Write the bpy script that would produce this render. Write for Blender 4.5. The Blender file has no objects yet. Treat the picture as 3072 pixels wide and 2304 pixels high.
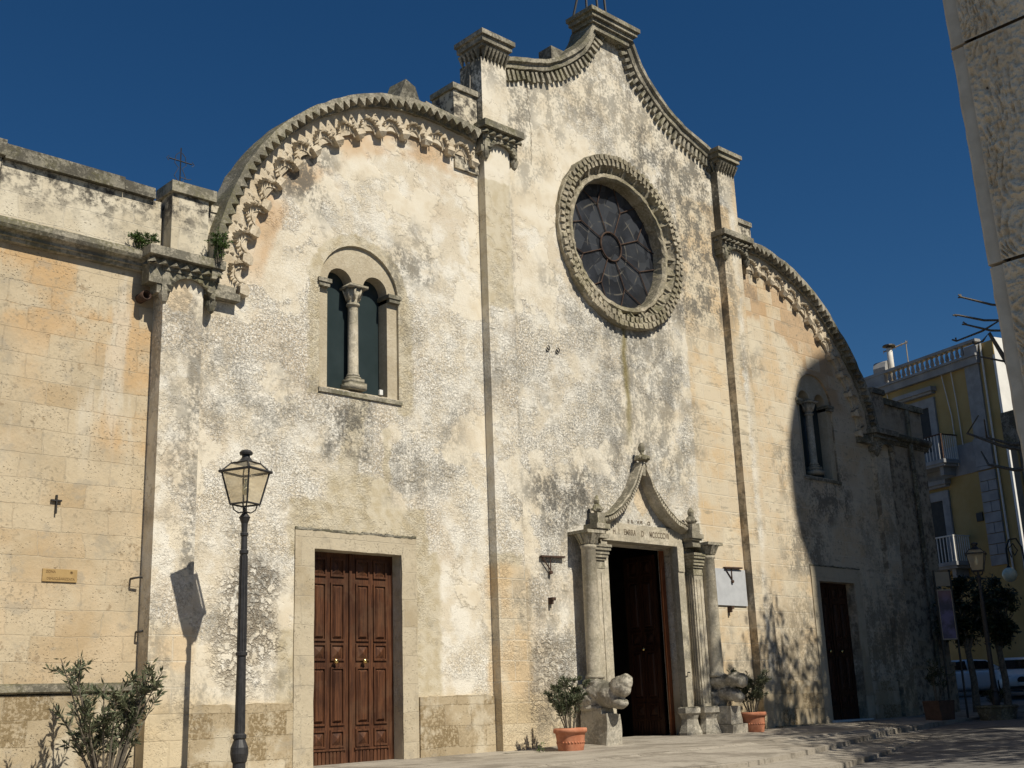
import bpy, bmesh, math, random
from mathutils import Vector, Matrix, noise as mnoise
from mathutils.geometry import tessellate_polygon
R = math.radians
random.seed(7)
scene = bpy.context.scene
COL = scene.collection

# ------------------------------------------------------------------ camera
PITCH, YAW, ROLL = R(15.1893), R(43.4085), R(-2.1386)
fw = Vector((math.sin(YAW)*math.cos(PITCH), math.cos(YAW)*math.cos(PITCH), math.sin(PITCH)))
rt = Vector((math.cos(YAW), -math.sin(YAW), 0)); up = rt.cross(fw)
r2 = rt*math.cos(ROLL) + up*math.sin(ROLL); u2 = up*math.cos(ROLL) - rt*math.sin(ROLL)
cam = bpy.data.objects.new('camera', bpy.data.cameras.new('camera')); COL.objects.link(cam)
m = Matrix.Identity(4)
for i in range(3): m[i][0] = r2[i]; m[i][1] = u2[i]; m[i][2] = -fw[i]
m[0][3], m[1][3], m[2][3] = 0, -16, 0.9
cam.matrix_world = m
cam.data.sensor_width = 36; cam.data.lens = 41.87; cam.data.clip_end = 2000; cam.data.clip_start = .05
scene.camera = cam

# ------------------------------------------------------------------ sky, sun, exposure
SUN_EL, SUN_AZ = R(49), R(3.5)
sd = Vector((math.sin(SUN_AZ)*math.cos(SUN_EL), -math.cos(SUN_AZ)*math.cos(SUN_EL), math.sin(SUN_EL)))
world = bpy.data.worlds.new("World"); scene.world = world; world.use_nodes = True
wn = world.node_tree; bg = wn.nodes['Background']
sky = wn.nodes.new('ShaderNodeTexSky'); sky.sky_type = 'NISHITA'; sky.sun_disc = False
sky.sun_elevation = SUN_EL; sky.sun_rotation = math.pi - SUN_AZ
sky.altitude = 400; sky.air_density = 1.0; sky.dust_density = 0.0; sky.ozone_density = 6.0
hs = wn.nodes.new('ShaderNodeHueSaturation'); hs.inputs['Saturation'].default_value = 1.22
wn.links.new(sky.outputs[0], hs.inputs['Color']); wn.links.new(hs.outputs[0], bg.inputs[0]); bg.inputs[1].default_value = 0.05
sl = bpy.data.lights.new('sun', 'SUN'); sl.energy = 4.9; sl.angle = R(.53); sl.color = (1, .93, .79)
so = bpy.data.objects.new('sun', sl); COL.objects.link(so)
so.rotation_euler = sd.to_track_quat('Z', 'Y').to_euler()
scene.view_settings.view_transform = 'Standard'; scene.view_settings.look = 'None'
scene.view_settings.exposure = 0.1; scene.view_settings.gamma = 1

# ------------------------------------------------------------------ node helper
class NT:
    def __init__(s, name):
        s.mat = bpy.data.materials.new(name); s.mat.use_nodes = True
        s.t = s.mat.node_tree; s.b = s.t.nodes['Principled BSDF']
        g = s.t.nodes.new('ShaderNodeNewGeometry'); s.pos = g.outputs['Position']; s.nor = g.outputs['Normal']
        x = s.t.nodes.new('ShaderNodeSeparateXYZ'); s.t.links.new(s.pos, x.inputs[0])
        s.x, s.y, s.z = x.outputs
    def put(s, sock, v):
        if v is None: return   # an empty mask: leave the socket at its default
        if hasattr(v, 'links'): s.t.links.new(v, sock)
        elif isinstance(v, (tuple, list)):
            sock.default_value = tuple(v) + (1,) if len(v) == 3 and len(sock.default_value) == 4 else v
        else: sock.default_value = v
    def math(s, op, a, b=None, clamp=False):
        n = s.t.nodes.new('ShaderNodeMath'); n.operation = op; n.use_clamp = clamp
        s.put(n.inputs[0], a); s.put(n.inputs[1], b); return n.outputs[0]
    def mul(s, *a):
        if any(v is None for v in a): return None
        a = [v for v in a if not (isinstance(v, float) and v == 1.0)] or [1.0]
        r = a[0]
        for b in a[1:]: r = s.math('MULTIPLY', r, b)
        return r
    def add(s, a, b, clamp=False): return s.math('ADD', a, b, clamp)
    def mx(s, *a):
        a = [v for v in a if v is not None]
        if not a: return None
        r = a[0]
        for b in a[1:]: r = s.math('MAXIMUM', r, b)
        return r
    def inv(s, a):
        if a is None: return 1.0
        return None if isinstance(a, float) and a == 1.0 else s.math('SUBTRACT', 1.0, a)
    def ramp(s, v, a, b, lo=0., hi=1.):
        n = s.t.nodes.new('ShaderNodeMapRange'); n.interpolation_type = 'SMOOTHSTEP'
        s.put(n.inputs[0], v); s.put(n.inputs[1], a); s.put(n.inputs[2], b); s.put(n.inputs[3], lo); s.put(n.inputs[4], hi)
        return n.outputs[0]
    def vec(s, x, y, z):
        n = s.t.nodes.new('ShaderNodeCombineXYZ')
        for i, v in enumerate((x, y, z)): s.put(n.inputs[i], v)
        return n.outputs[0]
    def noise(s, scale, detail=4, rough=.55, vec=None, col=False, dist=0):
        n = s.t.nodes.new('ShaderNodeTexNoise'); s.put(n.inputs['Vector'], vec or s.pos)
        n.inputs['Scale'].default_value = scale; n.inputs['Detail'].default_value = detail
        n.inputs['Roughness'].default_value = rough; n.inputs['Distortion'].default_value = dist
        return n.outputs['Color'] if col else n.outputs['Fac']
    def off(s, dx, dy, dz, sx=1, sy=1, sz=1):
        n = s.t.nodes.new('ShaderNodeMapping'); s.put(n.inputs[0], s.pos)
        n.inputs[1].default_value = (dx, dy, dz); n.inputs[3].default_value = (sx, sy, sz); return n.outputs[0]
    def voro(s, scale, vec=None, feature='F1', out='Distance', rnd=1):
        n = s.t.nodes.new('ShaderNodeTexVoronoi'); n.feature = feature; s.put(n.inputs['Vector'], vec or s.pos)
        n.inputs['Scale'].default_value = scale; n.inputs['Randomness'].default_value = rnd; return n.outputs[out]
    def mix(s, f, a, b, mode='MIX'):
        if f is None: return a
        n = s.t.nodes.new('ShaderNodeMix'); n.data_type = 'RGBA'; n.blend_type = mode
        s.put(n.inputs[0], f); s.put(n.inputs[6], a); s.put(n.inputs[7], b); return n.outputs[2]
    def sep(s, c):
        n = s.t.nodes.new('ShaderNodeSeparateColor'); s.t.links.new(c, n.inputs[0]); return n.outputs
    def brick(s, w, h, mortar, vec, offs=.5, squash=1.0):
        n = s.t.nodes.new('ShaderNodeTexBrick'); s.put(n.inputs['Vector'], vec); n.offset = offs
        n.inputs['Color1'].default_value = (0, 0, 0, 1); n.inputs['Color2'].default_value = (1, 1, 1, 1)
        n.inputs['Mortar'].default_value = (.5, .5, .5, 1); n.inputs['Scale'].default_value = 1
        n.inputs['Mortar Size'].default_value = mortar; n.inputs['Mortar Smooth'].default_value = .3
        n.inputs['Brick Width'].default_value = w; n.inputs['Row Height'].default_value = h
        return s.sep(n.outputs['Color'])[0], n.outputs['Fac']
    def box(s, x, z, x0, x1, z0, z1, f=.12):
        return s.mul(s.ramp(x, x0-f, x0+f), s.ramp(x, x1+f, x1-f) if False else s.inv(s.ramp(x, x1-f, x1+f)),
                     s.ramp(z, z0-f, z0+f), s.inv(s.ramp(z, z1-f, z1+f)))
    def bump(s, h, dist=.02, strength=1.0, prev=None):
        n = s.t.nodes.new('ShaderNodeBump'); s.put(n.inputs['Height'], h); n.inputs['Distance'].default_value = dist
        n.inputs['Strength'].default_value = strength
        if prev is not None: s.put(n.inputs['Normal'], prev)
        s.put(s.b.inputs['Normal'], n.outputs[0]); return n.outputs[0]
    def done(s, col, rough=.9, spec=.3, metal=0):
        s.put(s.b.inputs['Base Color'], col); s.put(s.b.inputs['Roughness'], rough)
        s.b.inputs['Specular IOR Level'].default_value = spec; s.b.inputs['Metallic'].default_value = metal
        return s.mat

def simple(name, c1, c2, scale=6, rough=.8, bump=.004, spec=.3, metal=0, bs=None):
    n = NT(name); f = n.noise(scale, 6, .6)
    c = n.mix(n.ramp(f, .35, .65), c1, c2)
    n.bump(n.noise(bs or scale*4, 4), bump, .8)
    return n.done(c, rough, spec, metal)

# ------------------------------------------------------------------ stone materials
def church_plaster(name, lo, hi):
    """lo..hi: stretch of the front this material is used on; stains outside it are skipped"""
    n = NT(name)
    def B(x, z, x0, x1, z0, z1, f=.12): return None if x1+.9 < lo or x0-.9 > hi else n.box(x, z, x0, x1, z0, z1, f)
    def XR(a, b):
        if lo >= max(a, b): return 1.0 if b > a else None
        if hi <= min(a, b): return None if b > a else 1.0
        return n.ramp(n.x, a, b)
    w1 = n.sep(n.noise(1.1, 5, .6, col=True)); w2 = n.sep(n.noise(4.5, 4, .6, col=True))
    def warp(a, w, amt): return n.add(a, n.mul(n.math('SUBTRACT', w, .5), amt))
    xa, za = warp(n.x, w1[0], 1.6), warp(n.z, w1[1], 1.6)       # loose stains
    xb, zb = warp(n.x, w2[0], .28), warp(n.z, w2[1], .28)       # patch outlines
    u = n.add(n.x, n.y)
    cream, white, beige = (.665, .595, .475), (.775, .735, .65), (.60, .51, .385)
    ochre, grey, mortar = (.55, .37, .19), (.33, .32, .295), (.585, .525, .405)
    large = n.noise(.55, 6, .6); mid = n.noise(2.3, 6, .62, n.off(3, 7, 1)); fine = n.noise(18, 3, .6); worm = n.math('ABSOLUTE', n.math('SUBTRACT', n.noise(15, 2, .55, n.off(3, 1, 6)), .5)); worm2 = n.math('ABSOLUTE', n.math('SUBTRACT', n.noise(25, 2, .5, n.off(1, 8, 2)), .5))
    fine2 = n.noise(26, 3, .6, n.off(5, 3, 9)); tiny = n.noise(55, 2, .6)
    col = n.mix(n.ramp(mid, .40, .60), cream, white)
    col = n.mix(n.mul(n.ramp(large, .50, .63), .75), col, beige)
    br, bm = n.brick(.58, .30, .010, n.vec(u, n.z, 0.))
    col = n.mix(n.mul(n.math('SUBTRACT', br, .45), .16), col, (.42, .32, .2))
    # where the render is rough and pitted
    smooth = n.mx(B(xa, za, 15.2, 17.1, 10.2, 12.7, .3), B(xa, za, 12.0, 14.3, 8.6, 11.0, .4), B(xa, za, 10.6, 12.6, 10.2, 11.4, .3),
                  n.mul(XR(22.4, 22.7), .75), n.mul(B(xb, zb, 20.65, 22.3, -1, 8.6, .06), .85),
                  B(xb, zb, 16.0, 18.6, 2.4, 3.4, .2), B(xb, zb, 13.0, 14.2, 2.0, 3.6, .3))
    rough_r = n.mx(B(n.x, n.z, 8.4, 14.3, 3.0, 9.2, .5), B(n.x, n.z, 14.3, 20.62, 1.5, 9.2, .3), n.mul(n.ramp(n.noise(.8, 5, .6, n.off(9, 1, 2)), .42, .56), .8))
    rg = n.mul(rough_r, n.inv(smooth))
    rg = n.mul(rg, n.ramp(n.noise(1.3, 6, .66, n.off(2, 2, 8)), .36, .58, .18, 1.))
    greyness = n.mx(n.mul(B(xa, za, 14.7, 20.6, 3.2, 9.0, .6), .85), n.mul(B(xa, za, 11.0, 14.0, 4.0, 6.2, .6), .7), .5)
    col = n.mix(n.mul(rg, n.mx(n.ramp(worm, .045, .015), n.mul(n.ramp(worm2, .04, .012), .8), n.ramp(fine, .56, .64)), greyness), col, grey)
    col = n.mix(n.mul(rg, n.ramp(fine2, .52, .58), .75), col, (.86, .835, .775))
    col = n.mix(n.mul(n.ramp(tiny, .66, .72), n.ramp(mid, .45, .6), .7), col, (.16, .13, .10))
    hl = n.noise(2.2, 5, .62, n.off(4, 0, 0, 1, 1, 6)); col = n.mix(n.mul(n.ramp(hl, .60, .68), rough_r, n.ramp(n.noise(.9, 3, .6, n.off(6, 6, 6)), .42, .58), .75), col, (.20, .185, .145))
    lay = n.add(n.noise(.62, 8, .62, n.off(2, 9, 5)), n.mul(n.math('SUBTRACT', n.ramp(n.z, 5, 12), .5), .10)); coat = n.mul(n.ramp(lay, .495, .525), n.inv(XR(22.4, 22.6)))
    tone = n.noise(1.6, 5, .6, n.off(5, 1, 7)); col = n.mix(n.mul(coat, .70), col, n.mix(n.ramp(tone, .40, .60), (.74, .68, .565), n.mix(n.ramp(mid, .4, .6), (.64, .56, .43), (.71, .635, .50))))
    col = n.mix(n.mul(n.ramp(n.noise(1.8, 4), .46, .6), n.ramp(lay, .497, .505), n.inv(n.ramp(lay, .505, .511)), n.inv(XR(22.4, 22.6)), .55), col, (.27, .235, .175))
    # isolated smooth patches (small plaster repairs, light and tan)
    pv = n.voro(.85, n.off(0, 0, 0, 1.0, 0, .75), out='Color'); pd = n.voro(.85, n.off(0, 0, 0, 1.0, 0, .75))
    ps = n.sep(pv); pm = n.mul(n.ramp(n.add(pd, n.mul(w2[2], .25)), .34, .30), n.ramp(ps[0], .55, .57))
    col = n.mix(n.mul(pm, .85), col, n.mix(ps[1], (.68, .55, .38), (.74, .67, .54)))
    # window, door and arch repairs in smooth mortar
    rep = n.mx(B(xb, zb, 10.2, 12.98, 3.3, 4.25, .05), B(xb, zb, 10.9, 12.2, 4.2, 4.75, .08),
               n.mul(B(n.add(xb, n.mul(n.z, -.22)), zb, 10.05, 10.45, 4.3, 6.2, .05), .8), B(xb, zb, 12.05, 12.2, 4.3, 5.6, .03),
               B(xb, zb, 12.35, 13.25, .9, 3.5, .06), B(xb, zb, 10.0, 10.5, 1.0, 2.2, .06), B(xb, zb, 12.35, 12.72, 5.9, 8.0, .05), B(xb, zb, 10.52, 10.8, 6.0, 8.2, .04),
               n.mul(B(n.x, zb, 14.4, 15.08, 8.3, 10.9, .03), .9), B(xb, zb, 14.42, 15.05, 3.0, 3.6, .05))
    rep = n.mx(rep, n.mul(n.ramp(n.math('POWER', n.add(n.math('POWER', n.math('SUBTRACT', xb, 11.57), 2.), n.math('POWER', n.math('SUBTRACT', zb, 7.95), 2.)), .5), 1.10, 1.04), n.ramp(n.z, 7.7, 8.0)))
    col = n.mix(rep, col, n.mix(n.ramp(n.noise(5, 6), .4, .65), mortar, (.50, .43, .30)))
    # stripped plaster right of the centre: bare coursed stone
    br2, bm2 = n.brick(.62, .36, .012, n.vec(u, n.add(n.z, .1), 0.))
    bare = n.mx(n.mul(B(xb, zb, 20.62, 22.4, -1, 12.4, .05), .9), n.mul(XR(22.5, 22.7), .8), n.mul(B(xb, zb, 14.3, 15.4, -1, 3.4, .1), .9), n.mul(B(xb, zb, 7.7, 8.6, -1, 2.2, .1), .8))
    bcol = n.mix(br2, (.60, .50, .36), (.66, .58, .44)); bcol = n.mix(n.ramp(n.noise(1.2, 5, .6, n.off(4, 4, 4)), .45, .65), bcol, (.62, .47, .29))
    bcol = n.mix(n.mul(bm2, .5), bcol, (.72, .66, .54))
    bcol = n.mix(n.mul(n.ramp(n.noise(26, 3, .6), .60, .68), n.ramp(n.noise(1.5, 4), .42, .58), .65), bcol, (.25, .21, .16))
    col = n.mix(bare, col, bcol)
    # ochre courses under the right frieze and orange wash along the left arch
    arc = n.math('POWER', n.add(n.math('POWER', n.math('SUBTRACT', n.x, 13.2), 2.), n.math('POWER', n.math('SUBTRACT', n.z, 7.3), 2.)), .5)
    wash = n.mul(n.ramp(n.add(arc, n.mul(w2[0], .25)), 3.62, 3.8), n.ramp(arc, 4.3, 4.1), XR(14.4, 14.2), n.ramp(n.z, 7.4, 8.2), n.ramp(n.noise(1.1, 3), .36, .56))
    col = n.mix(n.mul(wash, .75), col, (.56, .38, .22))
    arc2 = n.math('POWER', n.add(n.math('POWER', n.math('SUBTRACT', n.x, 23.3), 2.), n.math('POWER', n.math('SUBTRACT', n.z, 7.2), 2.)), .5)
    wash2 = n.mul(n.ramp(n.add(arc2, n.mul(w2[0], .4)), 2.75, 2.95), n.ramp(arc2, 4.0, 3.6), XR(22.7, 22.9), n.ramp(n.z, 7.6, 8.2), n.ramp(n.add(br2, n.noise(1.4, 3)), .65, .95))
    col = n.mix(n.mul(wash2, .75), col, (.50, .33, .185))
    # foot of the wall: sandy blocks
    foot = n.mul(n.ramp(n.add(n.z, n.mul(w1[0], .9)), 1.75, 1.35), XR(7.4, 7.7))
    col = n.mix(n.mul(foot, .75), col, n.mix(br2, (.52, .41, .25), (.60, .50, .34)))
    # dark lichen and soot stains
    st = n.noise(3.2, 7, .68, n.off(1, 1, 1, 1, 1, .7)); spot = n.noise(15, 5, .7)
    zone = n.mx(n.mul(B(xa, za, 15.2, 16.2, 12.0, 14.0, .4), .85), n.mul(B(xa, za, 17.9, 18.5, 12.2, 15.2, .35), .7), B(xa, za, 18.9, 22.3, 9.0, 13.9, .6), n.mul(B(n.x, n.z, 15.08, 15.32, 4, 10.8, .08), .7),
                n.mul(B(xa, za, 17.6, 20.4, 5.0, 9.2, .5), .7), B(xa, za, 9.6, 10.9, 9.2, 10.5, .35), n.mul(B(xa, za, 12.1, 13.4, 8.3, 9.2, .3), .8),
                n.mul(B(xa, za, 10.8, 11.8, 5.0, 6.1, .2), .95), n.mul(B(xa, za, 9.2, 10.0, 1.8, 3.3, .3), .8), n.mul(B(n.x, za, 8.28, 8.52, 2.6, 6.4, .05), .75), n.mul(B(xa, za, 8.0, 8.5, 3.2, 5.6, .2), .6), B(xa, za, 15.5, 17.4, 4.2, 5.6, .3),
                n.mul(B(xa, za, 23.6, 25.6, 3.6, 4.8, .35), .8), n.mul(B(xa, za, 24.8, 26.8, 5.0, 6.4, .3), .9), n.mul(B(xa, za, 15.2, 16.6, .3, 2.6, .4), .6), n.mul(B(xa, za, 26.5, 29, .2, 3.5, .8), .7),
                n.mul(n.ramp(n.z, 12.6, 13.4), .7), n.mul(n.ramp(n.noise(.5, 4, .6, n.off(3, 9, 4)), .50, .62), .55))
    dk = n.mul(zone, n.ramp(n.add(n.mul(st, .55), n.mul(spot, .45)), .44, .55))
    col = n.mix(n.mul(dk, .85), col, (.115, .11, .098))
    # flank of the piers: dark mottling on the left-facing sides above the arches
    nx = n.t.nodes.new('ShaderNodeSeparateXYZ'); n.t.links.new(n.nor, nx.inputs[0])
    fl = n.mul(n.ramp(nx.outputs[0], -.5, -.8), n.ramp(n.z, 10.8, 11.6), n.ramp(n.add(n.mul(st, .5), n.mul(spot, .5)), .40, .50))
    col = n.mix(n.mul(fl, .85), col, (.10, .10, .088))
    gb = n.mul(XR(22.2, 22.8), n.ramp(n.add(n.z, n.mul(w1[2], 1.6)), 5.2, 2.2), n.ramp(n.add(n.mul(st, .6), n.mul(spot, .4)), .40, .56))
    col = n.mix(n.mul(gb, .65), col, (.255, .205, .135))
    gl = n.mul(XR(20.6, 20.8), n.ramp(n.noise(2.6, 6, .66, n.off(2, 3, 8, 1, 1, 3.5)), .56, .66), .6); col = n.mix(gl, col, (.30, .265, .205))
    spk = n.mul(XR(22.5, 22.8), n.ramp(n.noise(20, 3, .6, n.off(1, 2, 3, 1, 1, .5)), .59, .66), n.ramp(n.noise(1.1, 4, .6, n.off(8, 8, 1)), .44, .58), .7); col = n.mix(spk, col, (.20, .175, .13))
    flank = n.mul(n.ramp(nx.outputs[0], -.5, -.8), XR(21.5, 22.0), n.ramp(n.noise(1.6, 6, .7, n.off(3, 3, 2)), .42, .56)); col = n.mix(n.mul(flank, .75), col, (.13, .115, .09))
    ck = n.math('ABSOLUTE', n.math('SUBTRACT', n.x, n.add(15.62, n.mul(w1[0], .55)))); col = n.mix(n.mul(n.ramp(ck, .016, .006), B(n.x, n.z, 14, 17, 11.7, 13.5, .05), .8), col, (.15, .13, .10))
    # green run below the round window, damp streaks
    streak = n.mul(B(n.add(n.x, n.mul(n.math('SUBTRACT', n.noise(1.2, 3), .5), .25)), n.z, 18.40, 18.54, 6.1, 8.9, .07), n.ramp(n.z, 5.9, 7.2, .3, .9))
    col = n.mix(streak, col, (.24, .20, .09))
    vs = n.noise(2.4, 4, .6, n.off(0, 0, 0, 1.6, 1.6, .12))
    col = n.mix(n.mul(n.ramp(vs, .58, .70), n.mx(B(n.x, n.z, 17.4, 20.2, 5.5, 8.6, .4), n.mul(n.ramp(n.z, 11, 13.5), .7)), .55), col, (.27, .255, .225))
    # edge of the peeling coat
    e = n.mul(n.math('ABSOLUTE', n.math('SUBTRACT', n.noise(.8, 7, .62, n.off(7, 7, 3)), .5)), 1.)
    col = n.mix(n.mul(n.ramp(e, .006, .0015), n.inv(bare), n.ramp(large, .42, .5), .6), col, (.33, .28, .21))
    pitz = n.mx(B(xa, za, 9.0, 10.0, 1.5, 3.2, .25), n.mul(B(xa, za, 15.3, 16.6, .6, 2.1, .25), .8)); pw = n.math('ABSOLUTE', n.math('SUBTRACT', n.noise(6, 4, .6, n.off(2, 2, 2)), .5))
    col = n.mix(n.mul(pitz, n.ramp(pw, .05, .015), .75), col, (.24, .20, .15))
    h = n.add(n.mul(n.add(fine, n.mul(n.ramp(worm, 0, .05), .35)), n.add(n.mul(rg, .9), .12)), n.add(n.mul(mid, .5), n.mul(n.ramp(tiny, .55, .75), -.25)))
    cb_ = n.mul(coat, .55)
    if cb_ is not None: h = n.add(n.mul(h, n.inv(n.mul(coat, .75))), cb_)
    jb = n.mul(bm2, bare, -.25); h = n.add(h, jb) if jb is not None else h; pp = n.mul(pitz, n.ramp(pw, 0., .08), .9); h = n.add(h, pp) if pp is not None else h
    n.bump(h, .024, 1.0)
    return n.done(col, .95, .15)

def ashlar(name, ca, cb, stain, w=.62, h=.33, ochre=.0, lich=.4, topz=None, mort=.5):
    n = NT(name); u = n.add(n.x, n.y)
    wj = n.sep(n.noise(1.3, 4, .6, n.off(5, 5, 5), col=True)); br, bm = n.brick(w, h, .008, n.vec(n.add(u, n.mul(wj[0], .22)), n.add(n.z, n.mul(wj[1], .10)), 0.))
    big = n.noise(.7, 6, .6); mid = n.noise(3, 6, .65); fine = n.noise(22, 4, .65); st = n.noise(2.0, 7, .68, n.off(3, 3, 3))
    col = n.mix(n.add(n.mul(br, .3), n.mul(mid, .7)), ca, cb)
    col = n.mix(n.mul(n.ramp(big, .45, .62), n.ramp(br, .2, .8), .6), col, (ca[0]*.72, ca[1]*.66, ca[2]*.56))
    col = n.mix(n.mul(bm, mort), col, (min(cb[0]*1.1, .8), min(cb[1]*1.1, .76), min(cb[2]*1.12, .68)))
    if ochre:
        z1 = n.mul(n.ramp(n.add(n.z, n.mul(big, 2.0)), 6.2, 7.6), n.ramp(n.z, 7.6, 7.3))
        m2 = n.mul(n.ramp(n.add(n.mul(br, .22), n.noise(1.1, 6, .62, n.off(8, 2, 2))), .50, .72), n.mx(z1, .30, n.mul(n.box(n.x, n.z, 7.0, 8.4, 4.5, 7.0, .4), .9)), ochre)
        col = n.mix(m2, col, (.54, .355, .18))
    if ochre:
        col = n.mix(n.mul(n.ramp(n.noise(.75, 7, .66, n.off(1, 9, 1)), .47, .60), .55), col, (.40, .335, .235))
        col = n.mix(n.mul(n.ramp(n.noise(1.6, 5, .6, n.off(3, 3, 7, 1, 1, .16)), .54, .66), n.ramp(n.z, 3.5, 5.5), .55), col, (.66, .615, .52))
        er = n.mul(n.ramp(n.noise(5.5, 6, .7, n.off(2, 1, 1)), .56, .64), n.ramp(n.noise(.9, 4, .6, n.off(4, 2, 9)), .48, .58)); col = n.mix(n.mul(er, .75), col, (.29, .215, .135))
    col = n.mix(n.mul(n.ramp(fine, .52, .64), n.ramp(st, .46, .62), .6), col, stain)
    gs = n.noise(2.6, 6, .65, n.off(1, 6, 2, 1, 1, 1.3)); col = n.mix(n.mul(n.ramp(gs, .54, .66), .5), col, (.33, .295, .235))
    if name.startswith('plinth'):
        col = n.mix(n.mul(n.ramp(br, .15, .35), n.inv(n.ramp(br, .45, .6)), n.ramp(fine, .42, .52), .8), col, (.20, .145, .075)); col = n.mix(n.mul(n.ramp(n.noise(1.4, 6, .65, n.off(9, 9, 9)), .5, .62), .6), col, (.62, .56, .44))
    pit = n.noise(34, 2, .5); col = n.mix(n.mul(n.ramp(pit, .67, .73), n.ramp(mid, .50, .60), .7), col, (.17, .125, .085))
    if topz is not None:
        t = n.mul(n.ramp(n.add(n.z, n.mul(st, .9)), topz, topz+.75), n.ramp(n.noise(6, 7, .7), .42, .60))
        col = n.mix(n.mul(t, lich), col, (.105, .095, .08))
        t = n.mul(n.ramp(n.add(n.z, n.mul(st, .9)), topz-.35, topz-1.05), n.ramp(n.noise(6, 7, .7, n.off(3, 1, 1)), .45, .62))
        col = n.mix(n.mul(t, lich), col, (.115, .10, .085))
    hh = n.add(n.mul(bm, -.5), n.add(n.mul(mid, .6), n.mul(fine, .3)))
    hh = n.add(hh, n.mul(n.mul(n.ramp(pit, .6, .72), n.ramp(mid, .44, .56)), -.5))
    n.bump(hh, .022, .9)
    return n.done(col, .95, .15)

def carved(name, ca, cb, dark, amount=.5, green=0.):
    n = NT(name); a = n.noise(2.0, 6, .65); b = n.noise(7, 6, .7); f = n.noise(28, 4, .65)
    col = n.mix(n.ramp(b, .38, .62), ca, cb); sp = n.noise(18, 6, .75, n.off(4, 4, 1))
    col = n.mix(n.mul(n.ramp(n.add(n.mul(a, .4), n.add(n.mul(b, .25), n.mul(sp, .35))), .44, .54), amount), col, dark)
    col = n.mix(n.mul(n.ramp(f, .58, .68), .4), col, (dark[0]*.8, dark[1]*.8, dark[2]*.8))
    ux = n.t.nodes.new('ShaderNodeSeparateXYZ'); n.t.links.new(n.nor, ux.inputs[0]); col = n.mix(n.mul(n.ramp(ux.outputs[2], .2, .7), n.ramp(n.add(n.mul(b, .5), n.mul(sp, .5)), .36, .52), .8), col, (.075, .07, .05))
    if green: col = n.mix(n.mul(n.ramp(n.noise(1.3, 4, .6, n.off(2, 9, 4)), .45, .6), n.ramp(f, .4, .55), green), col, (.17, .16, .045))
    n.bump(n.add(n.mul(b, .6), n.mul(f, .5)), .018, .9)
    return n.done(col, .95, .15)

M = {}
M['plaster'] = church_plaster('church_plaster_left_bay', 7.6, 14.5)
M['plaster_c'] = church_plaster('church_plaster_centre', 14.4, 22.75)
M['plaster_r'] = church_plaster('church_plaster_right_bay', 22.3, 28.8)
M['wing'] = ashlar('wing_ashlar', (.50, .405, .27), (.62, .54, .405), (.25, .21, .15), .66, .35, ochre=.85, mort=.15)
M['parapet'] = ashlar('parapet_ashlar', (.60, .53, .40), (.69, .64, .53), (.25, .23, .2), .7, .36, topz=8.35, lich=1.0, mort=.25)
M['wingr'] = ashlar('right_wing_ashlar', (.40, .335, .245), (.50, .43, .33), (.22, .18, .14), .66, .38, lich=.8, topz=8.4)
M['plinth'] = ashlar('plinth_sandstone', (.31, .24, .15), (.56, .475, .335), (.19, .15, .09), .62, .34, mort=.25)
M['carved'] = carved('carved_stone', (.56, .48, .36), (.66, .59, .47), (.25, .22, .165), .5)
M['rosestone'] = carved('rose_surround_stone', (.44, .385, .29), (.56, .50, .39), (.17, .15, .105), .7, .3)
M['frieze'] = carved('frieze_stone', (.60, .51, .38), (.68, .61, .49), (.40, .31, .20), .45)
M['old'] = carved('weathered_stone', (.34, .31, .245), (.48, .435, .35), (.10, .095, .075), .8, .3)
M['dark'] = carved('lichen_black_stone', (.22, .205, .165), (.40, .37, .30), (.06, .056, .046), .85, .3)
M['lion'] = carved('worn_lion_stone', (.46, .42, .345), (.60, .555, .47), (.16, .15, .125), .65)
M['portal'] = carved('portal_stone', (.50, .445, .345), (.64, .58, .47), (.21, .19, .145), .55, .12)
M['portalcap'] = carved('portal_capital_stone', (.42, .38, .295), (.56, .50, .40), (.13, .12, .09), .7, .3)
M['surround'] = ashlar('door_surround_stone', (.44, .375, .27), (.575, .51, .39), (.24, .205, .15), .5, .46, mort=.15)
M['repair'] = carved('repair_mortar', (.49, .43, .32), (.57, .51, .395), (.36, .295, .20), .55)
M['marble'] = simple('white_marble', (.70, .70, .67), (.80, .80, .78), 3, .45, .001)
M['signw'] = simple('white_sign_board', (.44, .455, .48), (.50, .515, .54), 5, .6, .001)
M['iron'] = simple('black_iron', (.018, .017, .017), (.03, .027, .025), 20, .55, .001, .4, 0)
M['lamp'] = simple('lamp_paint', (.022, .022, .024), (.035, .034, .036), 12, .5, .001, .45)
M['rust'] = simple('rusty_iron', (.05, .03, .022), (.09, .052, .036), 12, .8, .002)
M['zinc'] = simple('old_pipe', (.25, .22, .18), (.33, .30, .25), 6, .7, .001)
M['brass'] = NT('brass').done((.75, .55, .22), .25, .5, 1)
M['plaque'] = simple('brass_plaque', (.36, .235, .095), (.42, .285, .12), 9, .55, .001, .4)
M['plaquetext'] = simple('plaque_lettering', (.19, .115, .045), (.22, .14, .06), 9, .6, .0)
M['cut'] = simple('dark_letter_stone', (.14, .11, .075), (.19, .155, .11), 9, .9, .0)  # plain dark colour of the inscription letters
M['terra'] = simple('terracotta', (.40, .15, .08), (.52, .225, .13), 7, .85, .002)
M['trough'] = simple('brown_trough', (.085, .05, .033), (.13, .075, .05), 6, .85, .003)
M['soil'] = simple('potting_soil', (.05, .035, .022), (.09, .065, .04), 30, .95, .01)
M['bark'] = simple('grey_bark', (.10, .085, .065), (.18, .155, .12), 18, .9, .006)
M['white'] = simple('white_plaster', (.76, .75, .72), (.84, .83, .80), 2, .9, .003)
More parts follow.
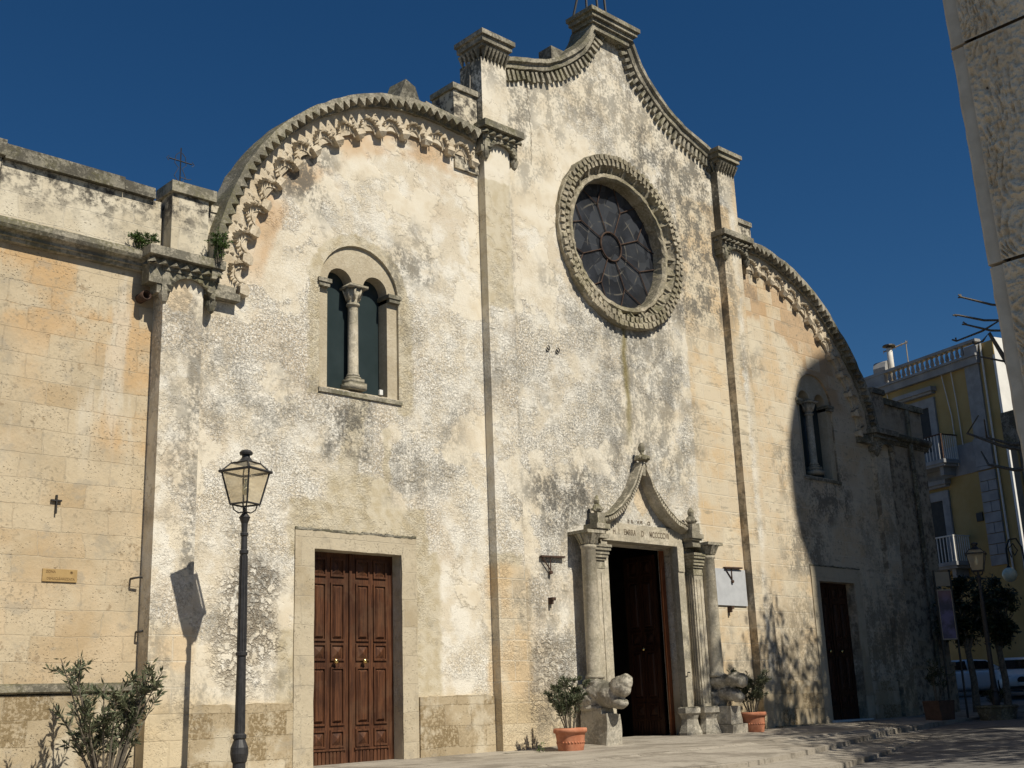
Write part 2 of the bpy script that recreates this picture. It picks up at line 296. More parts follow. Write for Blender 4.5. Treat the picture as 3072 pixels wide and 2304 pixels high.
M['trimgrey'] = simple('grey_stucco_trim', (.25, .25, .25), (.33, .33, .33), 2, .9, .003)
M['opening_dark'] = simple('dark_window_opening', (.02, .018, .016), (.035, .03, .026), 4, .5, .002)  # near-black colour stands in for unlit rooms behind windows and portal
M['balw'] = simple('pale_balcony_rail', (.62, .60, .56), (.7, .68, .64), 5, .6, .0)
M['tyre'] = simple('rubber_tyre', (.015, .015, .015), (.025, .025, .025), 10, .8, .001)
M['rim'] = NT('alloy_rim').done((.5, .51, .53), .35, .5, 1)
M['silver'] = NT('silver_car_paint').done((.78, .79, .79), .3, .5, 0)
M['palecar'] = NT('pale_grey_car_paint').done((.78, .79, .78), .35, .5, 0)
M['carglass'] = NT('car_window_glass').done((.012, .016, .018), .06, .6)
M['headl'] = NT('headlight_lens').done((.55, .58, .6), .1, .8)
M['blackplastic'] = NT('black_plastic').done((.02, .02, .02), .5, .4)
M['globe'] = NT('opal_globe').done((.90, .86, .64), .25, .5)

def wood(name, ca, cb):
    n = NT(name); g = n.noise(9, 6, .65, n.off(0, 0, 0, 3.5, 3.5, .22)); b = n.noise(1.3, 4)
    c = n.mix(n.ramp(g, .35, .66), ca, cb); c = n.mix(n.mul(n.ramp(b, .45, .65), .5), c, (ca[0]*.5, ca[1]*.5, ca[2]*.5))
    c = n.mix(n.mul(n.ramp(n.add(n.z, n.mul(b, .5)), 1.1, .35), n.ramp(g, .42, .6), .5), c, (ca[0]*2.6, ca[1]*3.0, ca[2]*3.2)); c = n.mix(n.mul(n.ramp(n.noise(2.2, 5, .65, n.off(3, 1, 1)), .5, .62), .35), c, (cb[0]*.9, cb[1]*1.25, cb[2]*1.6))
    n.bump(g, .004, .6); return n.done(c, .55, .3)
M['wood'] = wood('varnished_chestnut', (.048, .018, .009), (.125, .05, .022))
M['wood2'] = wood('dark_door_wood', (.030, .013, .008), (.075, .030, .014))
M['plank'] = wood('orange_door_edge', (.16, .052, .02), (.26, .09, .034))

def glassmat(name, c1, c2, rough=.15):
    n = NT(name); a = n.noise(1.4, 4, .6); c = n.mix(n.ramp(a, .35, .65), c1, c2)
    n.bump(n.noise(2.2, 2), .004, .5); return n.done(c, rough, .45)
M['teal'] = glassmat('dark_teal_pane', (.020, .032, .034), (.028, .042, .045), .3)

def roseglass():
    n = NT('leaded_rose_glass')
    dx = n.math('SUBTRACT', n.x, 18.45); dz = n.math('SUBTRACT', n.z, 10.55)
    r = n.math('POWER', n.add(n.mul(dx, dx), n.mul(dz, dz)), .5); th = n.math('ARCTAN2', dz, dx)
    sp = n.ramp(n.math('ABSOLUTE', n.math('SINE', n.mul(th, 8.))), .10, .05)
    rings = n.ramp(n.math('ABSOLUTE', n.math('SUBTRACT', n.math('FRACT', n.mul(r, 2.4)), .5)), .05, .03)
    lead = n.mul(n.mx(n.mul(sp, n.ramp(r, .25, .35)), rings), n.ramp(r, 1.2, 1.0), n.ramp(n.noise(3, 3), .42, .6))
    c = n.mix(n.ramp(n.noise(1.1, 4, .6), .35, .65), (.020, .022, .027), (.042, .046, .056))
    pn = n.sep(n.voro(3.2, out='Color')); c = n.mix(n.mul(n.ramp(pn[0], .55, .9), .5), c, (.075, .082, .095)); c = n.mix(n.mul(lead, .8), c, (.15, .14, .12))
    n.bump(n.add(n.noise(2.5, 2), n.mul(pn[1], .25)), .012, .7); return n.done(c, .2, .5)
M['roseglass'] = roseglass()

def lanternglass():
    n = NT('frosted_lantern_glass'); n.b.inputs['Transmission Weight'].default_value = .80
    n.b.inputs['IOR'].default_value = 1.02
    return n.done((.86, .78, .62), .28, .3)
M['lglass'] = lanternglass()

def leafmat(name, a, b):
    n = NT(name); oi = n.noise(3, 3); c = n.mix(n.ramp(oi, .35, .65), a, b)
    c = n.mix(n.ramp(n.noise(40, 1), .5, .65), c, (a[0]*.6, a[1]*.6, a[2]*.6))
    n.b.inputs['Subsurface Weight'].default_value = 0
    return n.done(c, .55, .35)
M['oleander'] = leafmat('oleander_leaf', (.075, .09, .048), (.145, .155, .09))
M['caper'] = leafmat('caper_leaf', (.045, .085, .016), (.085, .14, .03))
M['ficus'] = leafmat('dark_evergreen_leaf', (.022, .032, .012), (.05, .06, .022))

def paving(name, ca, cb, w, h):
    n = NT(name); br, bm = n.brick(w, h, .012, n.vec(n.x, n.y, 0.))
    mid = n.noise(1.6, 6, .62); f = n.noise(14, 5, .65)
    c = n.mix(n.add(n.mul(br, .35), n.mul(mid, .65)), ca, cb)
    c = n.mix(n.mul(n.ramp(f, .52, .66), .35), c, (ca[0]*.5, ca[1]*.5, ca[2]*.48))
    c = n.mix(n.mul(bm, .6), c, (ca[0]*.4, ca[1]*.4, ca[2]*.38))
    gr = n.noise(.8, 7, .68, n.off(5, 3, 0)); c = n.mix(n.mul(n.ramp(gr, .47, .60), .6), c, (ca[0]*.5, ca[1]*.48, ca[2]*.45)); c = n.mix(n.mul(n.ramp(n.noise(38, 2), .64, .70), .6), c, (ca[0]*.3, ca[1]*.3, ca[2]*.28))
    n.bump(n.add(n.mul(bm, -.6), n.add(n.mul(mid, .5), n.mul(f, .2))), .02, .8)
    return n.done(c, .85, .25)
M['parvis'] = paving('parvis_slabs', (.27, .24, .20), (.41, .37, .31), 1.1, .55)
M['street'] = paving('street_basalt', (.15, .14, .13), (.22, .205, .185), .6, .4)

def towerstone():
    n = NT('tooled_limestone')
    v = n.add(n.y, n.mul(n.x, 1.)); z = n.z
    cor = n.noise(6, 3, .6); wz = n.add(n.z, n.mul(cor, .02))
    tool = n.noise(30, 3, .6, n.off(0, 0, 0, 1, 1.4, .42), dist=.6); tool2 = n.noise(70, 2, .6)
    c = n.mix(n.ramp(n.noise(2.5, 5, .6), .35, .65), (.66, .55, .40), (.76, .655, .50))
    c = n.mix(n.mul(n.ramp(tool2, .54, .66), .4), c, (.32, .26, .18))
    n.bump(n.add(tool, n.mul(tool2, .25)), .006, 1.0)
    return n.done(c, .95, .15)
M['tool'] = towerstone()
M['draft'] = simple('drafted_margin_stone', (.56, .475, .355), (.66, .575, .445), 8, .95, .004, .15, bs=40)
M['joint'] = simple('dark_joint', (.10, .08, .055), (.14, .11, .08), 9, .95, .002, .1)

def ystucco():
    n = NT('yellow_stucco'); a = n.noise(.7, 5, .6); b = n.noise(5, 5, .65)
    c = n.mix(n.ramp(a, .35, .65), (.36, .255, .10), (.42, .31, .14)); c = n.mix(n.mul(n.ramp(b, .55, .7), .35), c, (.34, .25, .15))
    n.bump(b, .004, .6); return n.done(c, .9, .2)
M['yellow'] = ystucco()
M['drab'] = simple('drab_grey_render', (.20, .185, .15), (.27, .25, .20), 1.5, .9, .004)

# ------------------------------------------------------------------ object helpers
def obj(name, bm, mat, parent=None, smooth=False, mats=None):
    if isinstance(bm, bmesh.types.BMesh):
        me = bpy.data.meshes.new(name); bmesh.ops.recalc_face_normals(bm, faces=bm.faces); bm.to_mesh(me); bm.free()
    else: me = bm
    if mats:
        for k in mats: me.materials.append(M[k])
    else: me.materials.append(M[mat])
    if smooth:
        for p in me.polygons: p.use_smooth = True
    o = bpy.data.objects.new(name, me); COL.objects.link(o)
    if parent: attach(o, parent)
    return o
def wmat(o):
    r = Matrix.LocRotScale(o.location, o.rotation_euler, o.scale)
    return wmat(o.parent) @ o.matrix_parent_inverse @ r if o.parent else r
def attach(o, p):
    o.parent = p; o.matrix_parent_inverse = wmat(p).inverted()
def tag(o, label, cat, group=None):
    o['label'] = label; o['category'] = cat
    if group: o['group'] = group
    return o
def thing(name, loc, label, cat, group=None, rz=0):
    o = bpy.data.objects.new(name, None); COL.objects.link(o); o.location = loc; o.rotation_euler[2] = rz
    o.empty_display_size = .2
    return tag(o, label, cat, group)
def copy_tree(o, parent=None):
    c = o.copy(); COL.objects.link(c)
    if parent: c.parent = parent
    for ch in list(o.children): copy_tree(ch, c)
    return c
def BM(): return bmesh.new()
def box(bm, x0, x1, y0, y1, z0, z1, mi=0):
    v = [bm.verts.new((x, y, z)) for z in (z0, z1) for y in (y0, y1) for x in (x0, x1)]
    for q in ((0, 1, 3, 2), (4, 6, 7, 5), (0, 4, 5, 1), (2, 3, 7, 6), (0, 2, 6, 4), (1, 5, 7, 3)):
        bm.faces.new([v[i] for i in q]).material_index = mi
    return v
def obox(bm, c, ax, ay, az, mi=0):
    """box from centre and three half-axis vectors"""
    c = Vector(c); ax = Vector(ax); ay = Vector(ay); az = Vector(az)
    v = [bm.verts.new(c + ax*i + ay*j + az*k) for k in (-1, 1) for j in (-1, 1) for i in (-1, 1)]
    for q in ((0, 1, 3, 2), (4, 6, 7, 5), (0, 4, 5, 1), (2, 3, 7, 6), (0, 2, 6, 4), (1, 5, 7, 3)):
        bm.faces.new([v[i] for i in q]).material_index = mi
def prism(bm, pts, y0, y1, holes=()):
    """polygon in x,z with holes, extruded from y0 to y1"""
    loops = [[Vector((p[0], p[1], 0)) for p in l] for l in (pts,)+tuple(holes)]
    tris = tessellate_polygon(loops); flat = [p for l in loops for p in l]
    a = [bm.verts.new((p.x, y0, p.y)) for p in flat]; b = [bm.verts.new((p.x, y1, p.y)) for p in flat]
    for t in tris:
        try: bm.faces.new([a[i] for i in t]); bm.faces.new([b[i] for i in reversed(t)])
        except ValueError: pass
    k = 0
    for l in loops:
        L = len(l)
        for i in range(L):
            j = (i+1) % L
            bm.faces.new((a[k+i], a[k+j], b[k+j], b[k+i]))
        k += L
def zprism(bm, pts, zf, dz):
    """polygon in x,y whose top follows zf(x), dz thick"""
    loops = [[Vector((p[0], p[1], 0)) for p in pts]]; tris = tessellate_polygon(loops)
    a = [bm.verts.new((p[0], p[1], zf(p[0]))) for p in pts]; b = [bm.verts.new((p[0], p[1], zf(p[0])-dz)) for p in pts]
    for t in tris: bm.faces.new([a[i] for i in t]); bm.faces.new([b[i] for i in reversed(t)])
    for i in range(len(pts)):
        j = (i+1) % len(pts); bm.faces.new((a[i], a[j], b[j], b[i]))
def lathe(bm, prof, c=(0, 0, 0), seg=24, axis='z', mi=0, sq=1.0, rot=0, cap=True):
    """profile of (r, h) turned about an axis"""
    rings = []
    for r, h in prof:
        ring = []
        for i in range(seg):
            a = 2*math.pi*i/seg + rot; p, q = r*math.cos(a), r*math.sin(a)
            ring.append(bm.verts.new((c[0]+p, c[1]+q*sq, c[2]+h) if axis == 'z' else (c[0]+p, c[1]+h, c[2]+q)))
        rings.append(ring)
    for A, B in zip(rings, rings[1:]):
        for i in range(seg):
            j = (i+1) % seg; bm.faces.new((A[i], A[j], B[j], B[i])).material_index = mi
    for rg, (r, h) in ((rings[0], prof[0]), (rings[-1], prof[-1])):
        if cap and r > 1e-4: bm.faces.new(rg).material_index = mi
def tube(bm, pts, r, seg=8, mi=0):
    pts = [Vector(p) for p in pts]; rr = r if isinstance(r, (list, tuple)) else [r]*len(pts); rings = []
    prevn = None
    for i, p in enumerate(pts):
        t = (pts[min(i+1, len(pts)-1)] - pts[max(i-1, 0)]).normalized()
        nrm = t.orthogonal().normalized() if prevn is None else (prevn - t*prevn.dot(t)).normalized()
        prevn = nrm; b = t.cross(nrm)
        rings.append([bm.verts.new(p + (nrm*math.cos(2*math.pi*k/seg) + b*math.sin(2*math.pi*k/seg))*rr[i]) for k in range(seg)])
    for A, B in zip(rings, rings[1:]):
        for i in range(seg):
            j = (i+1) % seg; bm.faces.new((A[i], A[j], B[j], B[i])).material_index = mi
    bm.faces.new(list(reversed(rings[0]))).material_index = mi; bm.faces.new(rings[-1]).material_index = mi
def arcpts(cx, cz, r, a0, a1, n):
    return [(cx+r*math.cos(R(a0+(a1-a0)*i/n)), cz+r*math.sin(R(a0+(a1-a0)*i/n))) for i in range(n+1)]
def spline(P, n=12):
    """Catmull-Rom through 2D points"""
    P = [Vector(p) for p in P]; Q = [P[0]*2-P[1]] + P + [P[-1]*2-P[-2]]; out = []
    for i in range(len(P)-1):
        a, b, c, d = Q[i:i+4]
        for k in range(n):
            t = k/n
            out.append(.5*((2*b)+(c-a)*t+(2*a-5*b+4*c-d)*t*t+(3*b-a-3*c+d)*t**3))
    return out + [P[-1]]
def resample(P, step):
    """(point, tangent) pairs at equal arc length"""
    L = [0]
    for a, b in zip(P, P[1:]): L.append(L[-1] + (b-a).length)
    n = max(2, round(L[-1]/step)); out = []; j = 0
    for i in range(n+1):
        s = L[-1]*i/n
        while j < len(P)-2 and L[j+1] < s: j += 1
        d = P[j+1]-P[j]; t = (s-L[j])/max(L[j+1]-L[j], 1e-9); out.append((P[j]+d*t, d.normalized()))
    # smooth tangents
    return [(p, (out[min(i+1, n)][0]-out[max(i-1, 0)][0]).normalized()) for i, (p, t) in enumerate(out)]
def tooth(bm, p, t, nrm, y, h, H, d):
    """one V-shaped tooth hanging on a band: p in x,z, t along, nrm outward, height H, jutting d"""
    def V(a, o, yy): q = p + t*a + nrm*o; return bm.verts.new((q.x, yy, q.y))
    b0, b1, b2 = V(-h, 0, y), V(h, 0, y), V(0, 0, y-d); top = V(0, H, y-.004)
    for f in ((b0, b2, b1), (b0, top, b2), (b1, b2, top), (b0, b1, top)): bm.faces.new(f)
def strip(bm, rows, closed=True):
    """rows: list of cross-sections (lists of 3D points) lofted along"""
    vs = [[bm.verts.new(p) for p in r] for r in rows]; n = len(rows[0])
    for A, B in zip(vs, vs[1:]):
        for i in range(n if closed else n-1):
            j = (i+1) % n; bm.faces.new((A[i], A[j], B[j], B[i]))
    if closed: bm.faces.new(vs[0]); bm.faces.new(list(reversed(vs[-1])))
def text(body, size, loc, mat, name, parent, depth=.004, rot=(math.pi/2, 0, 0), sx=1.0):
    cu = bpy.data.curves.new(name, 'FONT'); cu.body = body; cu.size = size; cu.extrude = depth; cu.offset = size*.018; cu.align_x = 'CENTER'; cu.align_y = 'CENTER'
    t = bpy.data.objects.new(name, cu); COL.objects.link(t)
    bpy.context.view_layer.update()
    me = bpy.data.meshes.new_from_object(t.evaluated_get(bpy.context.evaluated_depsgraph_get()))
    bpy.data.objects.remove(t)
    me.transform(Matrix.LocRotScale(Vector(loc), Matrix.Rotation(0, 3, 'X').to_euler() if False else __import__('mathutils').Euler(rot), Vector((sx, 1, 1))))
    me.materials.clear()
    return obj(name, me, mat, parent)
def rough_up(o, amt, scale, seed=0):
    """weather a mesh: push its vertices about with noise"""
    for v in o.data.vertices:
        p = v.co*scale + Vector((seed, seed*2, seed*3)); v.co += Vector((mnoise.noise(p), mnoise.noise(p+Vector((9, 1, 4))), mnoise.noise(p+Vector((3, 7, 2)))))*amt
exec_order = None

# ------------------------------------------------------------------ ground
def zg(x): return 0 if x < 14 else .02*(x-14)
def zs(x): return -.26 if x < 14 else (-.26+.035*(x-14) if x < 60 else 1.35)
bm = BM(); xs = [-300, -60, 0, 10, 14, 18, 22]+[22+2*i for i in range(1, 11)]+[60, 120, 300]; ys = [-300, -60, -30, -16, -8, -4, 0, 6, 14, 30, 80, 300]
gv = [[bm.verts.new((x, y, zs(x))) for y in ys] for x in xs]
for i in range(len(xs)-1):
    for j in range(len(ys)-1): bm.faces.new((gv[i][j], gv[i+1][j], gv[i+1][j+1], gv[i][j+1]))
o = obj('street', bm, 'street'); o['kind'] = 'structure'
def densify(e, step=.25):
    out = []
    for a, b in zip(e, e[1:]):
        n = max(1, int((Vector(b)-Vector(a)).length/step))
        for i in range(n):
            t = i/n; out.append((a[0]+(b[0]-a[0])*t, a[1]+(b[1]-a[1])*t))
    return out+[e[-1]]
edge1 = densify([(-2, -5.1), (15.0, -5.0), (17.0, -4.5), (19.4, -3.8), (22.8, -2.6), (26.2, -2.1), (33.6, -1.7)])
edge2 = densify([(-2, -5.9), (15.5, -5.8), (18.2, -5.1), (21.06, -4.1), (24.5, -3.2), (28, -2.9), (34.4, -2.5)])
for nm, e, dz, sd2 in (('parvis', edge1, 0, 1), ('parvis_step', edge2, -.135, 2)):
    e = [(p[0], p[1]+.035*mnoise.noise(Vector((p[0]*1.7, sd2, 0)))+.03*mnoise.noise(Vector((p[0]*6, sd2, 3)))) for p in e]
    bm = BM(); zprism(bm, e + [(e[-1][0], 1.2), (-2, 1.2)], lambda x, dz=dz: zg(x)+dz, .14 if dz == 0 else 1.6)
    o = obj(nm, bm, 'parvis'); o['kind'] = 'structure'
    bv = o.modifiers.new('worn_edge', 'BEVEL'); bv.width = .03; bv.segments = 2; bv.limit_method = 'ANGLE'; bv.angle_limit = R(60)

# ------------------------------------------------------------------ church
church = thing('church', (18.57, 0, 0), 'weathered limestone church with curved gable, two half round side bays and a big round window', 'church')
K = 15.72/15.65
def k28(P): return [(x*K, z*K+.9) for x, z in P]
SAWL = k28([(8.74, 6.55), (8.76, 6.95), (8.85, 7.46), (9.02, 7.97), (9.26, 8.51), (9.64, 9.09), (10.11, 9.62), (10.78, 10.13), (11.49, 10.52), (12.18, 10.72), (12.89, 10.80), (13.63, 10.77), (14.22, 10.70)])
SAWR = k28([(22.85, 10.50), (23.08, 10.54), (23.69, 10.50), (24.31, 10.35), (24.92, 10.11), (25.54, 9.79), (25.95, 9.50), (26.36, 9.10), (26.79, 8.67), (27.11, 8.27), (27.38, 7.87), (27.59, 7.45), (27.73, 7.05), (27.79, 6.60)])
sawL, sawR = spline(SAWL), spline(SAWR)
def outward(t, left): return Vector((-t.y, t.x))
def offset(P, d):
    rs = resample(P, .12); return [p + outward(t, 0)*d for p, t in rs]
def bay_window(cx, hw=.835, sill=6.15, sp=7.98):
    return [(cx-hw, sill)] + [(cx+hw, sill)] + arcpts(cx, sp, hw, 0, 180, 20)
AX = 18.57
W1, W2 = 11.575, 25.60
D1, D2 = (10.66, 12.40), (24.97, 26.52)
def gable_half(): return [(3.95, 13.62), (3.35, 13.86), (2.95, 13.98), (2.55, 14.10), (2.2, 14.23), (1.6, 14.60), (1.08, 15.05), (.82, 15.45), (.64, 15.84)]
GH = spline([(a, z-.10) for a, z in gable_half()], 5)
# walls
bm = BM(); top = offset(sawL, -.05)
prism(bm, [(8.3, -.3)] + [(14.5, -.3), (14.5, top[-1].y)] + [(p.x, p.y) for p in reversed(top)] + [(8.3, top[0].y)], 0, .55,
      [bay_window(W1), [(D1[0], .04), (D1[1], .04), (D1[1], 3.45), (D1[0], 3.45)]])
obj('wall', bm, 'plaster', church)
bm = BM(); top = offset(sawR, -.05)
prism(bm, [(22.2, -.3), (28.5, -.3), (28.5, top[-1].y)] + [(p.x, p.y) for p in reversed(top)] + [(22.2, top[0].y)], 0, .55,
      [bay_window(W2, .79, 6.12, 8.0), [(D2[0], .33), (D2[1], .33), (D2[1], 3.56), (D2[0], 3.56)]])
obj('wall', bm, 'plaster_r', church)
bm = BM()
RC = (18.55, 10.62)
lefthalf = [(AX-p.x, p.y) for p in GH]; righthalf = [(AX+p.x, p.y) for p in reversed(GH)]
prism(bm, [(14.45, -.3), (22.35, -.3), (22.35, 13.4)] + [(AX+p.x, p.y) for p in GH if p.x < 3.7] + list(reversed([(AX-p.x, p.y) for p in GH if p.x < 3.7])) + [(14.9, 13.4), (14.45, 13.4)][0:1] + [(14.45, 12.6)],
      0, .5, [arcpts(RC[0], RC[1], 1.70, 0, 345, 46), [(17.42, .12), (19.70, .12), (19.70, 4.02), (17.42, 4.02)]])
obj('wall', bm, 'plaster_c', church)
# body behind the front
bm = BM()
box(bm, 8.4, 8.9, .6, 24, -1, 7.4); box(bm, 28.1, 28.6, .6, 24, -1, 7.4); box(bm, 8.9, 28.1, 23.5, 24, -1, 7.4)
box(bm, 8.4, 14.6, .6, 24, 7.42, 7.8); box(bm, 22.3, 28.6, .6, 24, 7.42, 7.8)
box(bm, 14.6, 15.0, .7, 24, 7.42, 11.4); box(bm, 21.9, 22.3, .7, 24, 7.42, 11.4); box(bm, 14.6, 22.3, .75, 24, 11.42, 11.8); box(bm, 15, 21.9, 23.4, 23.98, 7.45, 11.4)
obj('nave', bm, 'wing', church)

# pilasters with capitals
def pilaster(x0, x1, yf, z0, z1, yb=.02, mat='plaster'):
    bm = BM(); box(bm, x0, x1, yf, yb, z0, z1); o = obj('pilaster', bm, mat, church)
    return o
def capital(par, x0, x1, yf, zb, zt, sx0, sx1, teeth=.17, abac=.14):
    """carved capital: slab, row of teeth, bell with a toothed arch and leaf drops; sx0..sx1 is the shaft"""
    bm = BM(); box(bm, x0, x1, yf, .05, zt-abac, zt)
    n = max(3, round((x1-x0)/teeth))
    for i in range(n):
        tooth(bm, Vector((x0+(i+.5)*(x1-x0)/n, zt-abac-.12)), Vector((1, 0)), Vector((0, 1)), yf+.10, .5*(x1-x0)/n, .12, .11)
    ny = max(2, round((-yf)/teeth))
    for i in range(ny):
        y = yf + (i+.5)*(-yf)/ny; h = .5*(-yf)/ny; z = zt-abac-.12
        b = [bm.verts.new((x0+.10, y-h, z)), bm.verts.new((x0+.10, y+h, z)), bm.verts.new((x0-.01, y, z)), bm.verts.new((x0+.09, y, z+.12))]
        for f in ((0, 2, 1), (0, 3, 2), (1, 2, 3), (0, 1, 3)): bm.faces.new([b[i] for i in f])
    zc = zt-abac-.12
    box(bm, sx0-.03, x1-.10, yf+.11, .05, zc-.06, zc+.118)
    cx = (sx0+x1-.1)/2; rx = (x1-.1-sx0)/2*.86
    # spandrel plate with an arch cut in it
    pts = [(sx0-.03, zc-.062), (sx0-.03, zb), (cx-rx, zb)] + [(cx-rx*math.cos(R(a)), zb+(zc-.10-zb)*math.sin(R(a))) for a in range(12, 170, 12)] + [(cx+rx, zb), (x1-.1, zb), (x1-.1, zc-.062)]
    prism(bm, pts, yf+.13, -.0)
    for a in range(8, 180, 16):
        p = Vector((cx-rx*math.cos(R(a)), zb+(zc-.10-zb)*math.sin(R(a)))); t = Vector((math.sin(R(a)), math.cos(R(a)))); nn = Vector((-t.y, t.x))
        tooth(bm, p-nn*.02, t, nn, yf+.132, .055, .085, .075)
    for s in (sx0+.03, x1-.14):
        lathe(bm, [(.01, -.16), (.05, -.12), (.085, -.03), (.095, .03), (.05, .05)], (s, yf+.19, zb+.02), 8)
    # left flank of the bell
    box(bm, x0+.06, sx0-.032, yf+.14, .05, zb+.16, zc+.115)
    box(bm, sx0-.10, sx0-.033, yf+.16, .05, zb+.02, zb+.158)
    o = obj('capital', bm, 'old', par); return o
p1 = pilaster(7.84, 8.50, -.15, -.3, 7.5, .2); capital(p1, 7.52, 8.78, -.33, 7.08, 7.78, 7.82, 8.52)
p2 = pilaster(14.42, 15.10, -.2, -.3, 13.56, .45, 'plaster_c'); capital(p2, 14.30, 15.36, -.40, 11.42, 12.08, 14.42, 15.10)
p3 = pilaster(22.06, 22.74, -.2, -.3, 13.45, .45, 'plaster_c'); capital(p3, 21.88, 23.05, -.40, 11.12, 11.72, 22.06, 22.74)
p4 = pilaster(28.05, 28.70, -.15, -.3, 7.40, .2, 'plaster_r'); capital(p4, 27.85, 29.0, -.36, 7.05, 7.66, 28.05, 28.70)
# caps of the two piers with their fins
for px, (x0, x1, zt) in ((p2, (14.25, 15.16, 14.03)), (p3, (21.86, 22.80, 13.82))):
    bm = BM(); yf = -.45
    box(bm, x0, x1, yf, .42, zt-.10, zt); box(bm, x0+.05, x1-.05, yf+.05, .40, zt-.22, zt-.102); box(bm, x0+.10, x1-.1, yf+.12, .36, zt-.29, zt-.222)
    sx0 = x0+.17; sx1 = x1-.06; n = 7
    for i in range(n):
        x = sx0+(i+.5)*(sx1-sx0)/n; h = (sx1-sx0)/n*.36
        v = [bm.verts.new(p) for p in ((x-h, -.36, zt-.292), (x+h, -.36, zt-.292), (x+h, -.205, zt-.292), (x-h, -.205, zt-.292), (x, -.21, zt-.56))]
        for f in ((0, 1, 2, 3), (0, 4, 1), (1, 4, 2), (2, 4, 3), (3, 4, 0)): bm.faces.new([v[k] for k in f])
    for i in range(5):
        y = -.14+i*.12; h = .042
        v = [bm.verts.new(p) for p in ((x0+.06, y-h, zt-.292), (x0+.06, y+h, zt-.292), (sx0-.005, y+h, zt-.292), (sx0-.005, y-h, zt-.292), (sx0-.004, y, zt-.56))]
        for f in ((0, 1, 2, 3), (0, 4, 1), (1, 4, 2), (2, 4, 3), (3, 4, 0)): bm.faces.new([v[k] for k in f])
    o = obj('pier_cap', bm, 'old', px)
# arches over the side bays
def arch_band(P, last):
    rs = resample(P, .185); bm = BM()
    rows = []
    for p, t in rs:
        n = outward(t, 0); rows.append([(p.x, -.16, p.y), ((p+n*.0).x, -.28, (p+n*.12).y if False else (p+n*0).y), ((p+n*.22).x, -.30, (p+n*.22).y), ((p+n*.25).x, .30, (p+n*.25).y), ((p-n*.02).x, .30, (p-n*.02).y)])
    rows = [[(p.x, -.15, p.y), ((p+outward(t, 0)*.13).x, -.155, (p+outward(t, 0)*.13).y), ((p+outward(t, 0)*.135).x, -.29, (p+outward(t, 0)*.135).y), ((p+outward(t, 0)*.215).x, -.29, (p+outward(t, 0)*.215).y), ((p+outward(t, 0)*.24).x, .30, (p+outward(t, 0)*.24).y), ((p-outward(t, 0)*.05).x, .30, (p-outward(t, 0)*.05).y), ((p-outward(t, 0)*.05).x, .003, (p-outward(t, 0)*.05).y), ((p-outward(t, 0)*.0).x, .002, p.y)] for p, t in rs]
    strip(bm, rows)
    for (a, t), (b, t2) in zip(rs, rs[1:]):
        c = (a+b)/2; tt = (b-a).normalized(); nn = outward(tt, 0); hh = (b-a).length*.47
        lw = .10+.06*abs(mnoise.noise(Vector((c.x*3, c.y*3, 0)))); tri = [c+nn*.145-tt*hh, c+nn*.145+tt*hh, c+nn*(.13-lw*1.05)]; f3 = [bm.verts.new((q.x, -.292, q.y)) for q in tri]; b3 = [bm.verts.new((q.x, -.14, q.y)) for q in tri]
        bm.faces.new(f3); bm.faces.new(b3)
        for i in range(3): j = (i+1) % 3; bm.faces.new((f3[i], f3[j], b3[j], b3[i]))
    o = obj('sawtooth_cornice', bm, 'old', church); rough_up(o, .028, 4.5)
def frieze(P, n):
    """carved pendant arcade that hangs inside the cornice"""
    Q = resample(P, .03); N = len(Q)-1; bm = BM(); per = N/n; rnd0 = random.Random(n)
    def low(i):
        f = (i/per) % 1.0; d = abs(f-.5)*2          # 0 at the crown, 1 at a pendant
        return .50 if d > .84 else .50-.09*math.sqrt(max(0, 1-(d/.84)**2))
    rows = []
    for i, (p, t) in enumerate(Q):
        nn = outward(t, 0); a = p + nn*.02; b = p - nn*low(i)
        rows.append([(a.x, -.075, a.y), (b.x, -.06, b.y), (b.x, .004, b.y), (a.x, .004, a.y)])
    strip(bm, rows)
    # inner fillet of each little arch, leaf teeth on its right limb, pendants between
    for k in range(n):
        def at(f, d):
            i = min(N, max(0, int((k+f)*per))); p, t = Q[i]; return p - outward(t, 0)*d, t
        pts = []
        for a in range(0, 181, 15):
            p, t = at(.5-.26*math.cos(R(a)), .50-.20*math.sin(R(a))); pts.append((p.x, -.07, p.y))
        tube(bm, pts, .014, 5)
        for a in range(25, 172, 13):
            f = .5-.36*math.cos(R(a)); p, t = at(f, .48-.28*math.sin(R(a)))
            if rnd0.random() < .08: continue
            rad = (t*(-math.cos(R(a)))*1 + outward(t, 0)*math.sin(R(a))).normalized(); tt = Vector((rad.y, -rad.x))
            sz = (.5 if a < 75 else .85)*rnd0.uniform(.75, 1.2)
            tooth(bm, p, tt, rad, -.07, .05*sz, .10*sz, .11)
        for f in (0.0, 1.0) if k == n-1 else (0.0,):
            p, t = at(f, .49); nn = outward(t, 0)
            c = Vector((p.x, -.10, p.y)); a3 = Vector((t.x, 0, t.y)); n3 = Vector((nn.x, 0, nn.y)); y3 = Vector((0, 1, 0))
            v = [bm.verts.new(c+a3*x+y3*y+n3*z) for x, y, z in ((-.07, -.04, .12), (.07, -.04, .12), (.07, .10, .12), (-.07, .10, .12), (-.095, -.075, .02), (.095, -.075, .02), (.095, .10, .02), (-.095, .10, .02), (-.055, -.02, -.06), (.055, -.02, -.06), (.055, .10, -.06), (-.055, .10, -.06))]
            for b in (0, 4):
                for i in range(4): j = (i+1) % 4; bm.faces.new((v[b+i], v[b+j], v[b+4+j], v[b+4+i]))
            bm.faces.new(v[0:4]); bm.faces.new(v[8:12])
            for q in (.16, .26, .35):
                tooth(bm, p+nn*q, t, nn, -.07, .035, .07, .03)
    o = obj('pendant_frieze', bm, 'frieze', church); rough_up(o, .022, 7)
arch_band(sawL, 0); arch_band(sawR, 1)
